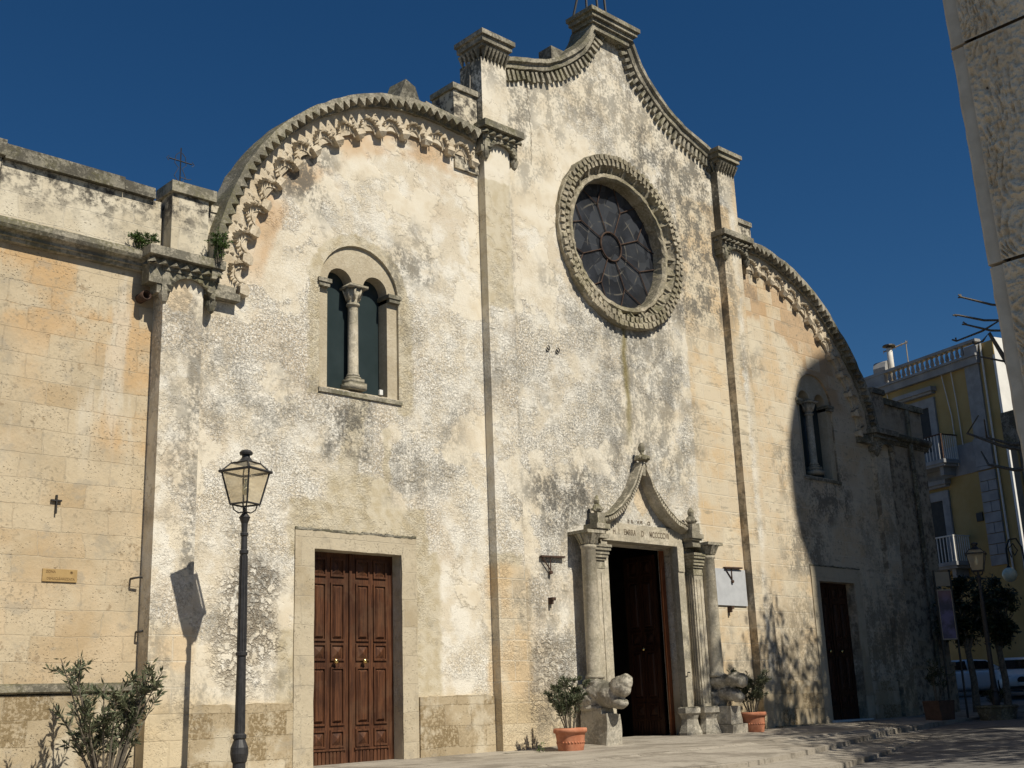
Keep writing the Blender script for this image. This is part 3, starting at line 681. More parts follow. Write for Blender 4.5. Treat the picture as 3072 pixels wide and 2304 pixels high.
frieze(sawL, 13); frieze(sawR, 11)
for x0, x1 in ((8.52, 9.14), (27.40, 28.02)):
    bm = BM(); box(bm, x0, x1, -.16, .0, 7.24, 7.36); box(bm, x0, x1-.05 if x0 < 20 else x1, -.10, -.001, 7.362, 7.48); obj('corbel', bm, 'old', church)
# gable cornice with dentils
for s in (-1, 1):
    P = [Vector((AX+s*p.x, p.y)) for p in spline([(a, z) for a, z in gable_half()], 8)]
    if s > 0: P = list(reversed(P))
    rs = resample(P, .12); bm = BM(); rows = []
    for p, t in rs:
        n = Vector((-t.y, t.x)) if True else None
        if n.y < 0 and abs(t.x) > .2: n = -n
        n = Vector((-t.y, t.x)); n = n if n.y > -.2 else -n
        f = lambda d: p - n*d
        rows.append([(f(0).x, -.20, f(0).y), (f(.09).x, -.20, f(.09).y), (f(.12).x, -.14, f(.12).y), (f(.22).x, -.12, f(.22).y), (f(.25).x, -.002, f(.25).y), (f(.14).x, .48, f(.14).y), (f(0).x, .48, f(0).y)])
    strip(bm, rows); o = obj('gable_cornice', bm, 'old', church); rough_up(o, .018, 4)
    bm = BM()
    for p, t in resample(P, .15)[1:-1]:
        n = Vector((-t.y, t.x)); n = n if n.y > -.2 else -n
        q_ = .11*(1+.35*mnoise.noise(Vector((p.x*4, p.y*4, 1)))); c = p - n*(.255+q_); obox(bm, (c.x, -.05, c.y), (t.x*.038, 0, t.y*.038), (0, .05, 0), (n.x*q_, 0, n.y*q_))
    o = obj('dentil_course', bm, 'old', church); rough_up(o, .02, 6)
bm = BM(); box(bm, 17.66, 19.30, -.38, .44, 15.90, 16.00); box(bm, 17.72, 19.24, -.33, .42, 15.80, 15.898); box(bm, 17.80, 19.16, -.26, .40, 15.70, 15.798)
box(bm, 17.86, 19.08, -.20, .39, 15.56, 15.698); o = obj('gable_cap', bm, 'old', church)
bm = BM(); box(bm, 17.2, 17.9, .50, .9, 14.0, 15.2); obj('gable_buttress', bm, 'dark', church)
# stepped blocks beside the left pier, broken finial on the arch, block at the right pier
def capped(x0, x1, y0, y1, z0, z1, name='parapet_block', ov=.05, th=.12, m1='parapet'):
    bm = BM(); box(bm, x0, x1, y0, y1, z0, z1-th); o = obj(name, bm, m1, church)
    bm = BM(); box(bm, x0-ov, x1+ov*.2, y0-ov, y1, z1-th+.002, z1); obj('coping', bm, 'old', o); return o
capped(13.80, 14.40, -.05, .62, 11.0, 12.80)
capped(22.76, 23.5, -.02, .5, 11.0, 12.36)
bm = BM(); prism(bm, [(12.5, 11.6), (13.45, 11.6), (13.5, 12.32), (13.28, 12.42), (13.18, 12.66), (12.92, 12.76)], .35, .85); o = obj('broken_finial', bm, 'dark', church); rough_up(o, .05, 3)
bm = BM(); box(bm, 13.28, 13.55, .2, .5, 11.5, 12.32); o = obj('broken_finial', bm, 'old', church); rough_up(o, .04, 3)

# round window
rose = BM()
lathe(rose, [(2.00, .0), (2.00, -.10), (1.97, -.13), (1.85, -.14), (1.84, -.11), (1.74, -.10), (1.68, .02), (1.60, .10), (1.60, .02), (1.57, -.03), (1.50, -.03), (1.46, .03), (1.46, .34), (1.72, .34), (1.72, .01)], (RC[0], 0, RC[1]), 72, 'y', cap=False)
for k in range(76):
    for rr, w, ph in ((1.92, .045, 0), (1.79, .042, .5)):
        a = 2*math.pi*(k+ph)/76; c = (RC[0]+rr*math.cos(a), -.135+.02*ph, RC[1]+rr*math.sin(a))
        obox(rose, c, (math.cos(a)*.055, 0, math.sin(a)*.055), (0, .03, 0), (-math.sin(a)*w, 0, math.cos(a)*w))
for k in range(26):
    a = 2*math.pi*k/26
    p = Vector((RC[0]+1.66*math.cos(a), RC[1]+1.66*math.sin(a))); t = Vector((-math.sin(a), math.cos(a)))
    for d in (-.07, 0, .07):
        obox(rose, (p.x+t.x*d, .03-.05*(d == 0), p.y+t.y*d), (math.cos(a)*.085, -.05, math.sin(a)*.085), (0, .04, 0), (t.x*.032, 0, t.y*.032))
rose = obj('rose_window', rose, 'rosestone', church); rough_up(rose, .03, 5.5); rough_up(rose, .014, 14, 4)
bm = BM(); lathe(bm, [(1.50, .30), (1.50, .32)], (RC[0], 0, RC[1]), 48, 'y'); obj('glass', bm, 'roseglass', rose)
bm = BM()
hub = arcpts(RC[0], RC[1], .33, 0, 360, 28); tube(bm, [(x, .27, z) for x, z in hub], .020, 6)
for k in range(8):
    a = R(22+45*k); q = lambda r, b: (RC[0]+r*math.cos(b), .275, RC[1]+r*math.sin(b))
    tube(bm, [q(.34, a), q(.98, a)], .012, 6)
    for s in (-1, 1): tube(bm, [q(.98, a), q(1.47, a+s*R(15))], .0115, 6)
    tube(bm, [q(.975, a), (RC[0]+1.0*math.cos(a), .272, RC[1]+1.0*math.sin(a))], .018, 6)
obj('tracery', bm, 'rust', rose)

# twin windows
def bifora(cx, hw, sill, sp):
    bm = BM(); out = bay_window(cx, hw+.02, sill-.02, sp)
    a, b = cx-.645*hw/.835, cx+.62*hw/.835
    w = .26*hw/.835; zz = 8.08; c1, c2 = a+w, b-w
    hole = [(a, sill+.03), (b, sill+.03), (b, zz)] + arcpts(c2, zz, w, 0, 180, 12)[1:] + [(c1+w, zz)] + arcpts(c1, zz, w, 0, 180, 12)[1:]
    prism(bm, out, .055, .34, [hole]); win = obj('twin_window', bm, 'repair', church)
    bm = BM(); box(bm, cx-hw+.02, cx+hw-.02, .30, .315, sill, sp+.55); obj('glass', bm, 'teal', win)
    bm = BM(); c = (cx-.03, .17, 0)
    lathe(bm, [(.115, 6.47), (.115, 6.50), (.095, 6.53), (.088, 7.70), (.093, 7.74), (.118, 7.75), (.118, 7.79), (.09, 7.80), (.105, 7.86), (.17, 8.05)], c, 20)
    box(bm, c[0]-.19, c[0]+.19, -.03, .39, 8.05, 8.10); box(bm, c[0]-.17, c[0]+.17, 0, .36, 6.22, 6.34); box(bm, c[0]-.14, c[0]+.14, .03, .33, 6.342, 6.42); lathe(bm, [(.14, 6.422), (.14, 6.45), (.115, 6.47)], c, 20)
    for k in range(8):
        an = R(22.5+45*k); obox(bm, (c[0]+.13*math.cos(an), c[1]+.13*math.sin(an), 7.95), (math.cos(an)*.03, math.sin(an)*.03, .0), (-math.sin(an)*.018, math.cos(an)*.018, 0), (math.cos(an)*.035, math.sin(an)*.035, .10))
    obj('column', bm, 'portal', win, True)
    for s, e in ((-1, a), (1, b)):
        bm = BM(); x0, x1 = sorted((cx+s*(hw+.045), e-s*.03))
        box(bm, x0, x1, -.05, .40, 7.99, 8.06); box(bm, x0+.02*(s < 0)+.03*(s > 0), x1-.03*(s < 0)-.02*(s > 0), -.03, .39, 7.92, 7.988); obj('impost', bm, 'old', win)
    bm = BM(); box(bm, cx-hw-.02, cx+hw+.05, -.03, .4, sill-.09, sill-.022); obj('sill', bm, 'old', win)
    return win
w1 = bifora(W1, .835, 6.15, 7.98); bifora(W2, .79, 6.12, 8.0)
bm = BM(); box(bm, 12.0, 12.07, .02, .06, 6.20, 6.29); obj('number_tag', bm, 'marble', w1)

# panelled doors
def panel(bm, x0, x1, z0, z1, y, pyr=True):
    f = .028
    for a, b, c, d in ((x0, x1, z0, z0+f), (x0, x1, z1-f, z1), (x0, x0+f, z0+f+.0005, z1-f-.0005), (x1-f, x1, z0+f+.0005, z1-f-.0005)): box(bm, a, b, y-.026, y, c, d)
    g = f+.018; a, b, c, d = x0+g, x1-g, z0+g, z1-g; m = min(b-a, d-c)*.5*(.96 if d-c < 1.4*(b-a) else .32)
    v = [bm.verts.new(p) for p in ((a, y-.002, c), (b, y-.002, c), (b, y-.002, d), (a, y-.002, d), (a+m, y-.034, c+m), (b-m, y-.034, c+m), (b-m, y-.034, d-m), (a+m, y-.034, d-m))]
    for i in range(4): j = (i+1) % 4; bm.faces.new((v[i], v[j], v[4+j], v[4+i]))
    bm.faces.new(v[4:8])
def leaf_mesh(x0, x1, z0, zt, y):
    """one door leaf: board, mouldings, faceted panels, fluted foot"""
    bm = BM(); box(bm, x0, x1, y, y+.05, z0, zt); w = x1-x0; H = (zt-z0)/3.42
    cols = ((x0+.13*w, x0+.45*w), (x0+.55*w, x0+.87*w))
    for a, b in ((3.06, 3.36), (2.03, 2.96), (1.72, 1.99), (.72, 1.62), (.38, .65)):
        for c, d in cols: panel(bm, c, d, z0+a*H-.03, z0+b*H-.03, y)
    box(bm, x0+.1*w, x1-.1*w, y-.03, y, z0+.305*H, z0+.335*H)
    n = 9
    for i in range(n):
        a = x0+.12*w+i*.76*w/n; prism(bm, [(a, z0+.02), (a+.70*.76*w/n, z0+.02), (a+.70*.76*w/n, z0+.29*H), (a, z0+.29*H)], y-.016, y)
    return bm
def closed_door(x0, x1, z0, zt, y, mat, surr):
    bm = BM(); xm = (x0+x1)/2
    box(bm, x0-.02, x0+.02, y-.02, y+.06, z0, zt); box(bm, x1-.02, x1+.03, y-.02, y+.06, z0, zt); box(bm, xm-.025, xm+.025, y-.032, y+.0, z0, zt)
    d = obj('door', bm, mat, church)
    for a, b in ((x0+.021, xm-.004), (xm+.004, x1-.021)):
        lf = obj('leaf', leaf_mesh(a, b, z0, zt, y), mat, d)
        bm = BM(); lathe(bm, [(.012, 0), (.012, -.05), (.038, -.055), (.045, -.075), (.03, -.095), (.005, -.10)], (a+.3*(b-a) if a > xm else b-.36*(b-a), y, z0+1.68*(zt-z0)/3.42), 12, 'y'); obj('knob', bm, 'brass', d, True)
    # stone surround, slightly proud of the wall
    bm = BM(); l, r, t = surr
    prism(bm, [(l, z0-.3), (x0, z0-.3), (x0, zt), (x1, zt), (x1, z0-.3), (r, z0-.3), (r, t), (l, t)], -.026, -.002)
    bmesh.ops.subdivide_edges(bm, edges=[e for e in bm.edges if e.calc_length() > .6], cuts=10); o = obj('surround', bm, 'surround', d); rough_up(o, .012, 3)
    bm = BM(); n_ = 30
    for i in range(n_):
        q = t+.012*mnoise.noise(Vector((i*.7, l, 0))); xa_, xb_ = l+(r-l)*i/n_, l+(r-l)*(i+1)/n_; box(bm, xa_, xb_, -.034-.012*mnoise.noise(Vector((i*.5, 2, l))), -.003, q+.002, q+.035+.02*mnoise.noise(Vector((i*.9, 4, l))))
    o = obj('hood', bm, 'dark', d)
    bm = BM(); box(bm, x0-.05, x1+.05, -.12, y+.04, z0-.12, z0); obj('threshold', bm, 'marble', d)
    return d
d1 = closed_door(10.66, 12.40, .04, 3.45, .25, 'wood', (10.30, 12.72, 3.74))
d2 = closed_door(24.97, 26.52, .34, 3.56, .25, 'wood2', (24.65, 26.82, 3.90))
# plinth courses
for x0, x1, zt, m_ in ((8.52, 10.28, 1.09, 'plinth'), (12.74, 14.40, 1.13, 'plinth'), (22.76, 24.63, 1.25, 'plinth'), (26.84, 28.03, 1.2, 'plinth')):
    n_ = 14; top_ = [(x0+(x1-x0)*i/n_, zt+.05*mnoise.noise(Vector((x0*3+i*.45, 1, 0)))) for i in range(n_+1)]
    bm = BM(); prism(bm, [(x0, -.2), (x1, -.2)] + top_[::-1], -.035, -.002); o = obj('plinth', bm, m_, church); rough_up(o, .012, 4)
for x0, x1, zt, y in ((14.2, 15.55, .16, -.52), (14.0, 15.9, .06, -.7), (7.6, 8.7, .16, -.4), (22.4, 24.4, .30, -.40)):
    bm = BM(); box(bm, x0, x1, y, -.004, -.25, zt); o = obj('base_step', bm, 'old', church); rough_up(o, .02, 3)

# ------------------------------------------------------------------ main portal
bm = BM()
prism(bm, [(17.30, .2), (17.48, .2), (17.48, 4.018), (19.66, 4.018), (19.66, .2), (19.83, .2), (19.83, 4.10), (17.30, 4.10)], -.085, .14)
portal = obj('portal', bm, 'portal', church)
bm = BM(); box(bm, 17.30, 19.84, -.075, .0, 4.105, 4.40); box(bm, 17.32, 19.80, -.115, -.0855, 4.03, 4.104); lin = obj('lintel', bm, 'portal', portal)
for w_, x_ in (('H', 17.72), ('I', 17.86), ('EMRRA', 18.19), ('D', 18.58), ('MCCCCCVII', 19.10)): text(w_, .165, (x_, -.0765, 4.225), 'cut', 'inscription', lin, .002, sx=.70)
for w_, x_ in (('D', 18.25), ('R', 18.36), ('VLVS', 18.60), ('CE', 18.88)): text(w_, .10, (x_, -.003, 4.47), 'cut', 'worn_lettering', portal, .004, sx=.8)
# jamb pilasters and columns
for s in (-1, 1):
    x = AX+s*1.52; bm = BM(); zb = .72
    box(bm, x-.15, x+.15, -.24, -.002, zb, 3.5)
    for i in range(4):
        xx = x-.15; y = -.205+i*.055; box(bm, xx-.018, xx-.001, y, y+.026, zb+.1, 3.45)
    for d in (-.06, .06): box(bm, x+d-.03, x+d+.03, -.256, -.2405, zb+.15, 3.35)
    o = obj('jamb', bm, 'portal', portal)
    bm = BM(); z = 3.44
    for w, h, d in ((.165, .05, .25), (.155, .10, .242), (.18, .05, .27), (.205, .06, .30), (.22, .07, .32), (.24, .06, .35), (.255, .05, .37)):
        box(bm, x-w, x+w, -d, -.001, z, z+h); z += h+.002
    obj('capital', bm, 'portalcap', portal)
    # moulded base
    bm = BM(); lathe(bm, [(.24, .08), (.25, .22), (.19, .38), (.17, .48), (.20, .56), (.24, .60), (.24, .70), (.20, .725)], (x, -.22, zg(x)-.06), 8, rot=R(22.5)); obj('base', bm, 'lion', portal, False)
    if s > 0:
        bm = BM(); lathe(bm, [(.24, .08), (.25, .22), (.19, .38), (.17, .48), (.20, .56), (.24, .60), (.24, .70), (.20, .725)], (x-.46, -.10, zg(x)-.06), 8, rot=R(22.5)); obj('base', bm, 'lion', portal, False)
        bm = BM(); box(bm, x-.56, x-.38, -.16, -.04, .72, 3.5); box(bm, x-.56, x-.36, -.18, -.03, 3.502, 4.02); obj('jamb', bm, 'portal', portal)
    xc = AX+(1.80 if s > 0 else -1.87); zb = 1.36
    bm = BM(); lathe(bm, [(.18, zb), (.18, zb+.05), (.155, zb+.08), (.148, zb+.12), (.138, 3.78), (.16, 3.80), (.16, 3.85), (.14, 3.86)], (xc, -.30, 0), 28); obj('column', bm, 'portal', portal, True)
    bm = BM(); lathe(bm, [(.145, 3.862), (.16, 3.90), (.19, 3.98), (.23, 4.06)], (xc, -.30, 0), 16); box(bm, xc-.245, xc+.245, -.54, -.01, 4.06, 4.12)
    for k in range(10):
        a = 2*math.pi*k/10; obox(bm, (xc+.185*math.cos(a), -.30+.185*math.sin(a), 3.97), (math.cos(a)*.02, math.sin(a)*.02, -.01), (-math.sin(a)*.035, math.cos(a)*.035, 0), (math.cos(a)*.045, math.sin(a)*.045, .09))
    o = obj('capital', bm, 'portalcap', portal); rough_up(o, .01, 8)
    # springer block and finial
    xf = AX+s*1.46
    bm = BM(); box(bm, xf-.16, xf+.16, -.33, -.002, 4.02, 4.10); box(bm, xf-.13, xf+.13, -.29, -.003, 4.102, 4.16); box(bm, xf-.16, xf+.16, -.33, -.002, 4.162, 4.20); box(bm, xf-.19, xf+.19, -.36, -.004, 4.202, 4.30)
    obj('springer', bm, 'portalcap', portal)
    bm = BM(); box(bm, xf-.11, xf+.11, -.32, -.10, 4.302, 4.52)
    lathe(bm, [(.02, 4.52), (.09, 4.54), (.11, 4.60), (.075, 4.66), (.045, 4.69), (.06, 4.73), (.065, 4.78), (.04, 4.84), (.01, 4.87)], (xf, -.21, 0), 10)
    for k in range(6):
        a = R(60*k); bmesh.ops.create_icosphere(bm, subdivisions=1, radius=.045, matrix=Matrix.Translation((xf+.09*math.cos(a), -.21+.09*math.sin(a), 4.59+.03*math.sin(3*a))))
    o = obj('finial', bm, 'portalcap', portal); rough_up(o, .03, 9)
# ogee hood
for s in (-1, 1):
    O = spline([(1.30, 4.49), (.98, 4.61), (.64, 4.87), (.37, 5.16), (.19, 5.46), (.06, 5.70)], 6); I = spline([(1.25, 4.30), (.87, 4.44), (.51, 4.72), (.25, 5.06), (.10, 5.35), (.015, 5.52)], 6)
    rows = []
    for a, b in zip(O, I):
        P = lambda f, y: (AX+s*(a.x+(b.x-a.x)*f), y, a.y+(b.y-a.y)*f)
        rows.append([P(0, -.23), P(.14, -.25), P(.24, -.20), P(.36, -.235), P(.5, -.255), P(.66, -.235), P(.78, -.18), P(.86, -.16), P(1, -.10), P(1, .0), P(0, .0)])
    bm = BM(); strip(bm, rows)
    for i in range(2, len(O)-2):
        a, b = O[i], I[i]; c = a+(b-a)*.5; t = (O[i+1]-O[i]).normalized(); d = (b-a)
        obox(bm, (AX+s*c.x, -.246, c.y), (s*d.x*.17, 0, d.y*.17), (0, .022, 0), (s*t.x*.022, 0, t.y*.022))
    o = obj('ogee_hood', bm, 'portal', portal); rough_up(o, .012, 8)
bm = BM()
lathe(bm, [(.07, 5.42), (.055, 5.62), (.04, 5.70), (.09, 5.74), (.095, 5.80), (.045, 5.86), (.04, 5.90), (.07, 5.95), (.07, 6.03), (.035, 6.09), (.01, 6.11)], (AX, -.20, 0), 10)
for k in range(6):
    a = R(60*k+15); bmesh.ops.create_icosphere(bm, subdivisions=1, radius=.065, matrix=Matrix.Translation((AX+.13*math.cos(a), -.20+.10*math.sin(a), 5.78)))
o = obj('finial', bm, 'portalcap', portal); rough_up(o, .03, 9)
bm = BM(); box(bm, 17.06, 19.62, -.42, .7, .145, .20); sl_ = obj('threshold', bm, 'marble', portal)
bm = BM(); box(bm, 17.10, 19.60, -.38, .7, -.05, .143); obj('step', bm, 'old', portal)
# dark lobby and the open leaf
bm = BM(); box(bm, 17.0, 17.04, .52, 3.2, .1, 4.6); box(bm, 20.3, 20.34, .52, 3.2, .1, 4.6); box(bm, 17.04, 20.3, 3.16, 3.2, .1, 4.6); box(bm, 17.0, 20.34, .52, 3.2, 4.602, 4.65); box(bm, 17.04, 20.3, .52, 3.16, .06, .1); obj('lobby', bm, 'opening_dark', portal)
lm = leaf_mesh(0, .88, .21, 3.95, 0); lm.transform(Matrix.Translation((19.66, 1.46, 0)) @ Matrix.Rotation(R(-90), 4, 'Z'))
lf = obj('open_leaf', lm, 'wood2', portal)
bm = BM(); lathe(bm, [(.012, 0), (.012, -.05), (.04, -.06), (.045, -.08), (.005, -.10)], (0, 0, 0), 12, 'y'); bm.transform(Matrix.Translation((19.66, .98, 1.99)) @ Matrix.Rotation(R(-90), 4, 'Z')); obj('knob', bm, 'brass', lf, True)
bm = BM(); box(bm, 19.50, 19.62, .27, .32, .21, 3.98); obj('door_edge', bm, 'plank', portal)
bm = BM(); tube(bm, [(19.6, -.1, 1.46), (19.6, -.22, 1.46), (19.52, -.24, 1.46)], .012, 6); obj('hinge_pin', bm, 'iron', portal)

# ------------------------------------------------------------------ left and right wings
wl = thing('side_chapel', (4, .17, 0), 'sunlit coursed stone wing left of the church with an ochre stained wall and mossy coping', 'building')
bm = BM(); box(bm, 1.0, 7.9, .17, .6, -.3, 7.5); obj('wall', bm, 'wing', wl)
bm = BM(); box(bm, 1.0, 5.42, .10, .6, 7.78, 8.72); box(bm, 5.44, 7.9, .14, .6, 7.78, 8.70); obj('parapet', bm, 'parapet', wl)
bm = BM(); box(bm, 1.0, 5.45, .02, .62, 8.722, 8.95); box(bm, 5.452, 7.25, .05, .62, 8.702, 8.91); box(bm, 7.26, 7.75, .06, .62, 8.702, 8.88); o = obj('coping', bm, 'dark', wl); rough_up(o, .018, 4)
bm = BM(); cor = [(.16, 7.47), (.09, 7.48), (.07, 7.53), (.04, 7.535), (.04, 7.58), (.0, 7.60), (-.04, 7.62), (-.07, 7.67), (-.07, 7.72), (-.04, 7.77), (.13, 7.80), (.16, 7.80)]
strip(bm, [[(x, y, z) for y, z in cor] for x in [1.0+i*.25 for i in range(28)]]); obj('cornice', bm, 'old', wl)
bm = BM(); strip(bm, [[(x, y, z) for y, z in ((.17, 1.28), (.12, 1.30), (.06, 1.32), (.05, 1.40), (.12, 1.43), (.17, 1.43))] for x in (1.0, 7.84)]); obj('string_course', bm, 'old', wl)
bm = BM(); box(bm, 1.0, 7.84, .11, .168, -.3, 1.279); obj('plinth', bm, 'plinth', wl)
bm = BM(); lathe(bm, [(.075, .18), (.075, -.06), (.06, -.06), (.06, .16)], (7.62, 0, 7.06), 16, 'y'); obj('drain_spout', bm, 'rust', wl, True)
pr = thing('corner_pier', (8.2, 0, 7.8), 'square capped stone pier standing on the leftmost capital beside the wing parapet', 'pier')
bm = BM(); box(bm, 7.94, 8.56, -.12, .32, 7.782, 8.80); obj('shaft', bm, 'parapet', pr)
bm = BM(); box(bm, 7.90, 8.66, -.18, .36, 8.802, 8.99); o = obj('cap', bm, 'old', pr); rough_up(o, .015, 3)
bm = BM(); box(bm, 8.562, 8.80, .0, .30, 7.9, 8.70); box(bm, 8.57, 8.84, -.02, .30, 8.702, 8.82); obj('side_block', bm, 'parapet', pr)
wr = thing('side_wing', (30, .1, 0), 'shaded stone wing at the right end of the church with a dark downpipe', 'building')
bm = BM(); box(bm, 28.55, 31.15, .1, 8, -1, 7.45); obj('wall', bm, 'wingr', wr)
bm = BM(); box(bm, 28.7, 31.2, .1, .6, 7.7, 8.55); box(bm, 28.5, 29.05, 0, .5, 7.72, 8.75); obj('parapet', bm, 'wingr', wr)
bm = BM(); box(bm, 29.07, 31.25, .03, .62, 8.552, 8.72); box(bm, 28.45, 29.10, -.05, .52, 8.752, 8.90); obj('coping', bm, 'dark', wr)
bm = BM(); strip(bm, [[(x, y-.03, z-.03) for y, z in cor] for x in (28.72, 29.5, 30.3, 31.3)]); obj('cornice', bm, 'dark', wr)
bm = BM(); tube(bm, [(30.25, .0, 8.5), (30.25, .0, 5), (30.25, .0, -.0)], .06, 8); obj('downpipe', bm, 'dark', wr)
bm = BM(); box(bm, 28.72, 31.18, .03, .098, -1, 1.55); box(bm, 28.72, 31.2, .0, .098, 1.552, 1.66); obj('plinth', bm, 'wingr', wr)

# ------------------------------------------------------------------ lions
def lion(name, x, blobs, ped, label, seed):
    t = thing(name, (x, -.6, zg(x)), label, 'statue', 'worn lions carrying the portal columns')
    bm = BM()
    for (cx, cy, cz), (rx, ry, rz), ang in blobs:
        bmesh.ops.create_icosphere(bm, subdivisions=3, radius=1, matrix=Matrix.Translation((cx, cy, cz)) @ Matrix.Rotation(R(ang), 4, 'X') @ Matrix.Diagonal((rx, ry, rz, 1)))
    o = obj('body', bm, 'lion', t, True)
    r = o.modifiers.new('fuse', 'REMESH'); r.mode = 'VOXEL'; r.voxel_size = .022; r.use_smooth_shade = True
    tx = bpy.data.textures.new('erosion', 'CLOUDS'); tx.noise_scale = .16; tx.noise_depth = 3
    d = o.modifiers.new('erosion', 'DISPLACE'); d.texture = tx; d.strength = .05; d.texture_coords = 'GLOBAL'
    tx2 = bpy.data.textures.new('chisel', 'VORONOI'); tx2.noise_scale = .09; d2 = o.modifiers.new('chisel', 'DISPLACE'); d2.texture = tx2; d2.strength = .016; d2.texture_coords = 'GLOBAL'
    bm = BM()
    for i, (pts, y0, y1) in enumerate(ped):
        prism(bm, pts, y0, y1)
    bmesh.ops.subdivide_edges(bm, edges=bm.edges, cuts=5, use_grid_fill=True)
    o = obj('pedestal', bm, 'lion', t); rough_up(o, .03, 3, seed)
    return t
lion('lion_statue', 16.7, [((16.68, -.30, 1.12), (.21, .45, .24), 0), ((16.66, -.18, 1.0), (.23, .30, .22), 0), ((16.68, -.62, 1.06), (.19, .30, .24), 18), ((16.70, -.92, 1.20), (.17, .22, .19), 20), ((16.71, -1.03, 1.27), (.14, .14, .15), 0), ((16.70, -.80, .93), (.16, .26, .12), 8), ((16.62, -.25, .84), (.17, .30, .08), 0), ((16.54, -.10, 1.10), (.16, .17, .18), 0), ((16.66, -.30, 1.31), (.19, .22, .07), 0)],
     [([(16.42, -.05), (16.95, -.05), (16.95, .16), (16.40, .14)], -.74, -.02), ([(16.47, .158), (16.92, .162), (16.88, .72), (16.50, .74)], -.72, -.06), ([(16.50, .738), (16.86, .738), (16.84, .84), (16.52, .84)], -.60, -.08)],
     'eroded stone lion with a blunt headless neck left of the main doorway', 1)
lion('lion_statue', 20.42, [((20.40, -.30, 1.28), (.19, .42, .15), 0), ((20.40, -.72, 1.30), (.17, .22, .14), -6), ((20.42, -.88, 1.27), (.15, .13, .15), 0), ((20.42, -.55, 1.02), (.16, .32, .15), 10), ((20.42, -.76, .95), (.13, .14, .12), 20), ((20.28, -.22, 1.03), (.09, .10, .08), 0), ((20.30, -.26, .86), (.11, .14, .12), 0), ((20.44, -.25, .95), (.15, .2, .28), 0)],
     [([(20.20, .02), (20.72, .02), (20.70, .42), (20.22, .40)], -.74, -.03), ([(20.24, .41), (20.62, .42), (20.60, .76), (20.26, .77)], -.66, -.06)],
     'broken stone lion with a cracked muzzle right of the main doorway', 5)

# ------------------------------------------------------------------ pots and shrubs
def shrub(name, base, h, spread, nstem, nleaf, label, cat, seed, ls=.09, group=None, mat='oleander', low=.35, lean=0):
    rnd = random.Random(seed); t = thing(name, base, label, cat, group); st = BM(); V = []; F = []
    def leaf(p, d, L):
        d = d.normalized(); s = d.cross(Vector((rnd.uniform(-1, 1), rnd.uniform(-1, 1), rnd.uniform(-1, 1)))).normalized()*L*.13
        k = len(V); V.extend([p, p+d*L*.45+s, p+d*L, p+d*L*.45-s]); F.append((k, k+1, k+2, k+3))
    B = Vector(base)
    for i in range(nstem):
        a = rnd.uniform(0, 6.283); out = spread*rnd.uniform(.25, 1); hh = h*rnd.uniform(.6, 1)
        tip = B+Vector((math.cos(a)*out+lean, math.sin(a)*out*.7, hh)); p0 = B+Vector((math.cos(a)*.05, math.sin(a)*.05, -.06))
        mid = p0.lerp(tip, .5)+Vector((rnd.uniform(-.06, .06), rnd.uniform(-.06, .06), h*.08)); pts = []
        for k in range(8):
            u = k/7; pts.append(p0*(1-u)**2+mid*2*u*(1-u)+tip*u*u)
        tube(st, pts, [.012*(1-.75*k/7)*(h/1.0) for k in range(8)], 5)
        br = [(pts, .9)]
        for q in range(3):
            k = rnd.randint(3, 6); e = pts[k]+Vector((rnd.uniform(-1, 1), rnd.uniform(-1, 1), rnd.uniform(.3, 1.1))).normalized()*h*rnd.uniform(.14, .28)
            m2 = pts[k].lerp(e, .5)+Vector((0, 0, .02)); pp = [pts[k], m2, e]; tube(st, pp, [.006*h, .004*h, .002*h], 4); br.append((pp, 1))
        for pp, w in br:
            for k in range(int(nleaf/nstem/4)):
                u = rnd.uniform(low if w < 1 else .1, 1)*(len(pp)-1); i0 = min(int(u), len(pp)-2); p = pp[i0].lerp(pp[i0+1], u-i0)
                d = (pp[i0+1]-pp[i0]).normalized()*.7+Vector((rnd.uniform(-1, 1), rnd.uniform(-1, 1), rnd.uniform(-.6, .9)))
                leaf(p+d*.01, d, ls*rnd.uniform(.6, 1.25))
    obj('stem', st, 'bark', t)
    me = bpy.data.meshes.new('foliage'); me.from_pydata([tuple(v) for v in V], [], F); obj('foliage', me, mat, t)
    return t
def flower_pot(x, y, z, label, s=.80, hs=1.22):
    t = thing('flower_pot', (x, y, z), label, 'flower pot', 'terracotta pots beside the portal')
    bm = BM(); lathe(bm, [(.22*s, 0), (.235*s, .02), (.27*s, .16), (.285*s, .20), (.288*s, .26), (.30*s, .32), (.31*s, .35), (.345*s, .36), (.35*s, .385), (.345*s, .415), (.325*s, .42), (.30*s, .40), (.29*s, .33)], (x, y, z), 36, cap=False)
    for k in range(28):
        a = 6.283*k/28; obox(bm, (x+.288*s*math.cos(a), y+.288*s*math.sin(a), z+.23), (math.cos(a)*.005, math.sin(a)*.005, 0), (-math.sin(a)*.015, math.cos(a)*.015, 0), (0, 0, .014))
    bm.transform(Matrix.Translation((0, 0, z)) @ Matrix.Diagonal((1, 1, hs, 1)) @ Matrix.Translation((0, 0, -z))); obj('pot', bm, 'terra', t, True)
    bm = BM(); lathe(bm, [(.001, .375*hs), (.302*s, .372*hs)], (x, y, z), 24); obj('soil', bm, 'soil', t)
    return t
flower_pot(15.26, -1.0, .0, 'terracotta flower pot with a moulded band left of the portal by the bare wall', .84, 1.25)
flower_pot(20.92, -.72, .12, 'terracotta flower pot with a moulded band right of the broken lion')
shrub('potted_oleander', (15.26, -1.0, .46), .92, .50, 14, 4200, 'thin leaved oleander growing in the pot left of the portal', 'shrub', 3, .072)
shrub('potted_oleander', (20.92, -.72, .58), .92, .58, 14, 4200, 'thin leaved oleander growing in the pot at the right lion', 'shrub', 11, .072)
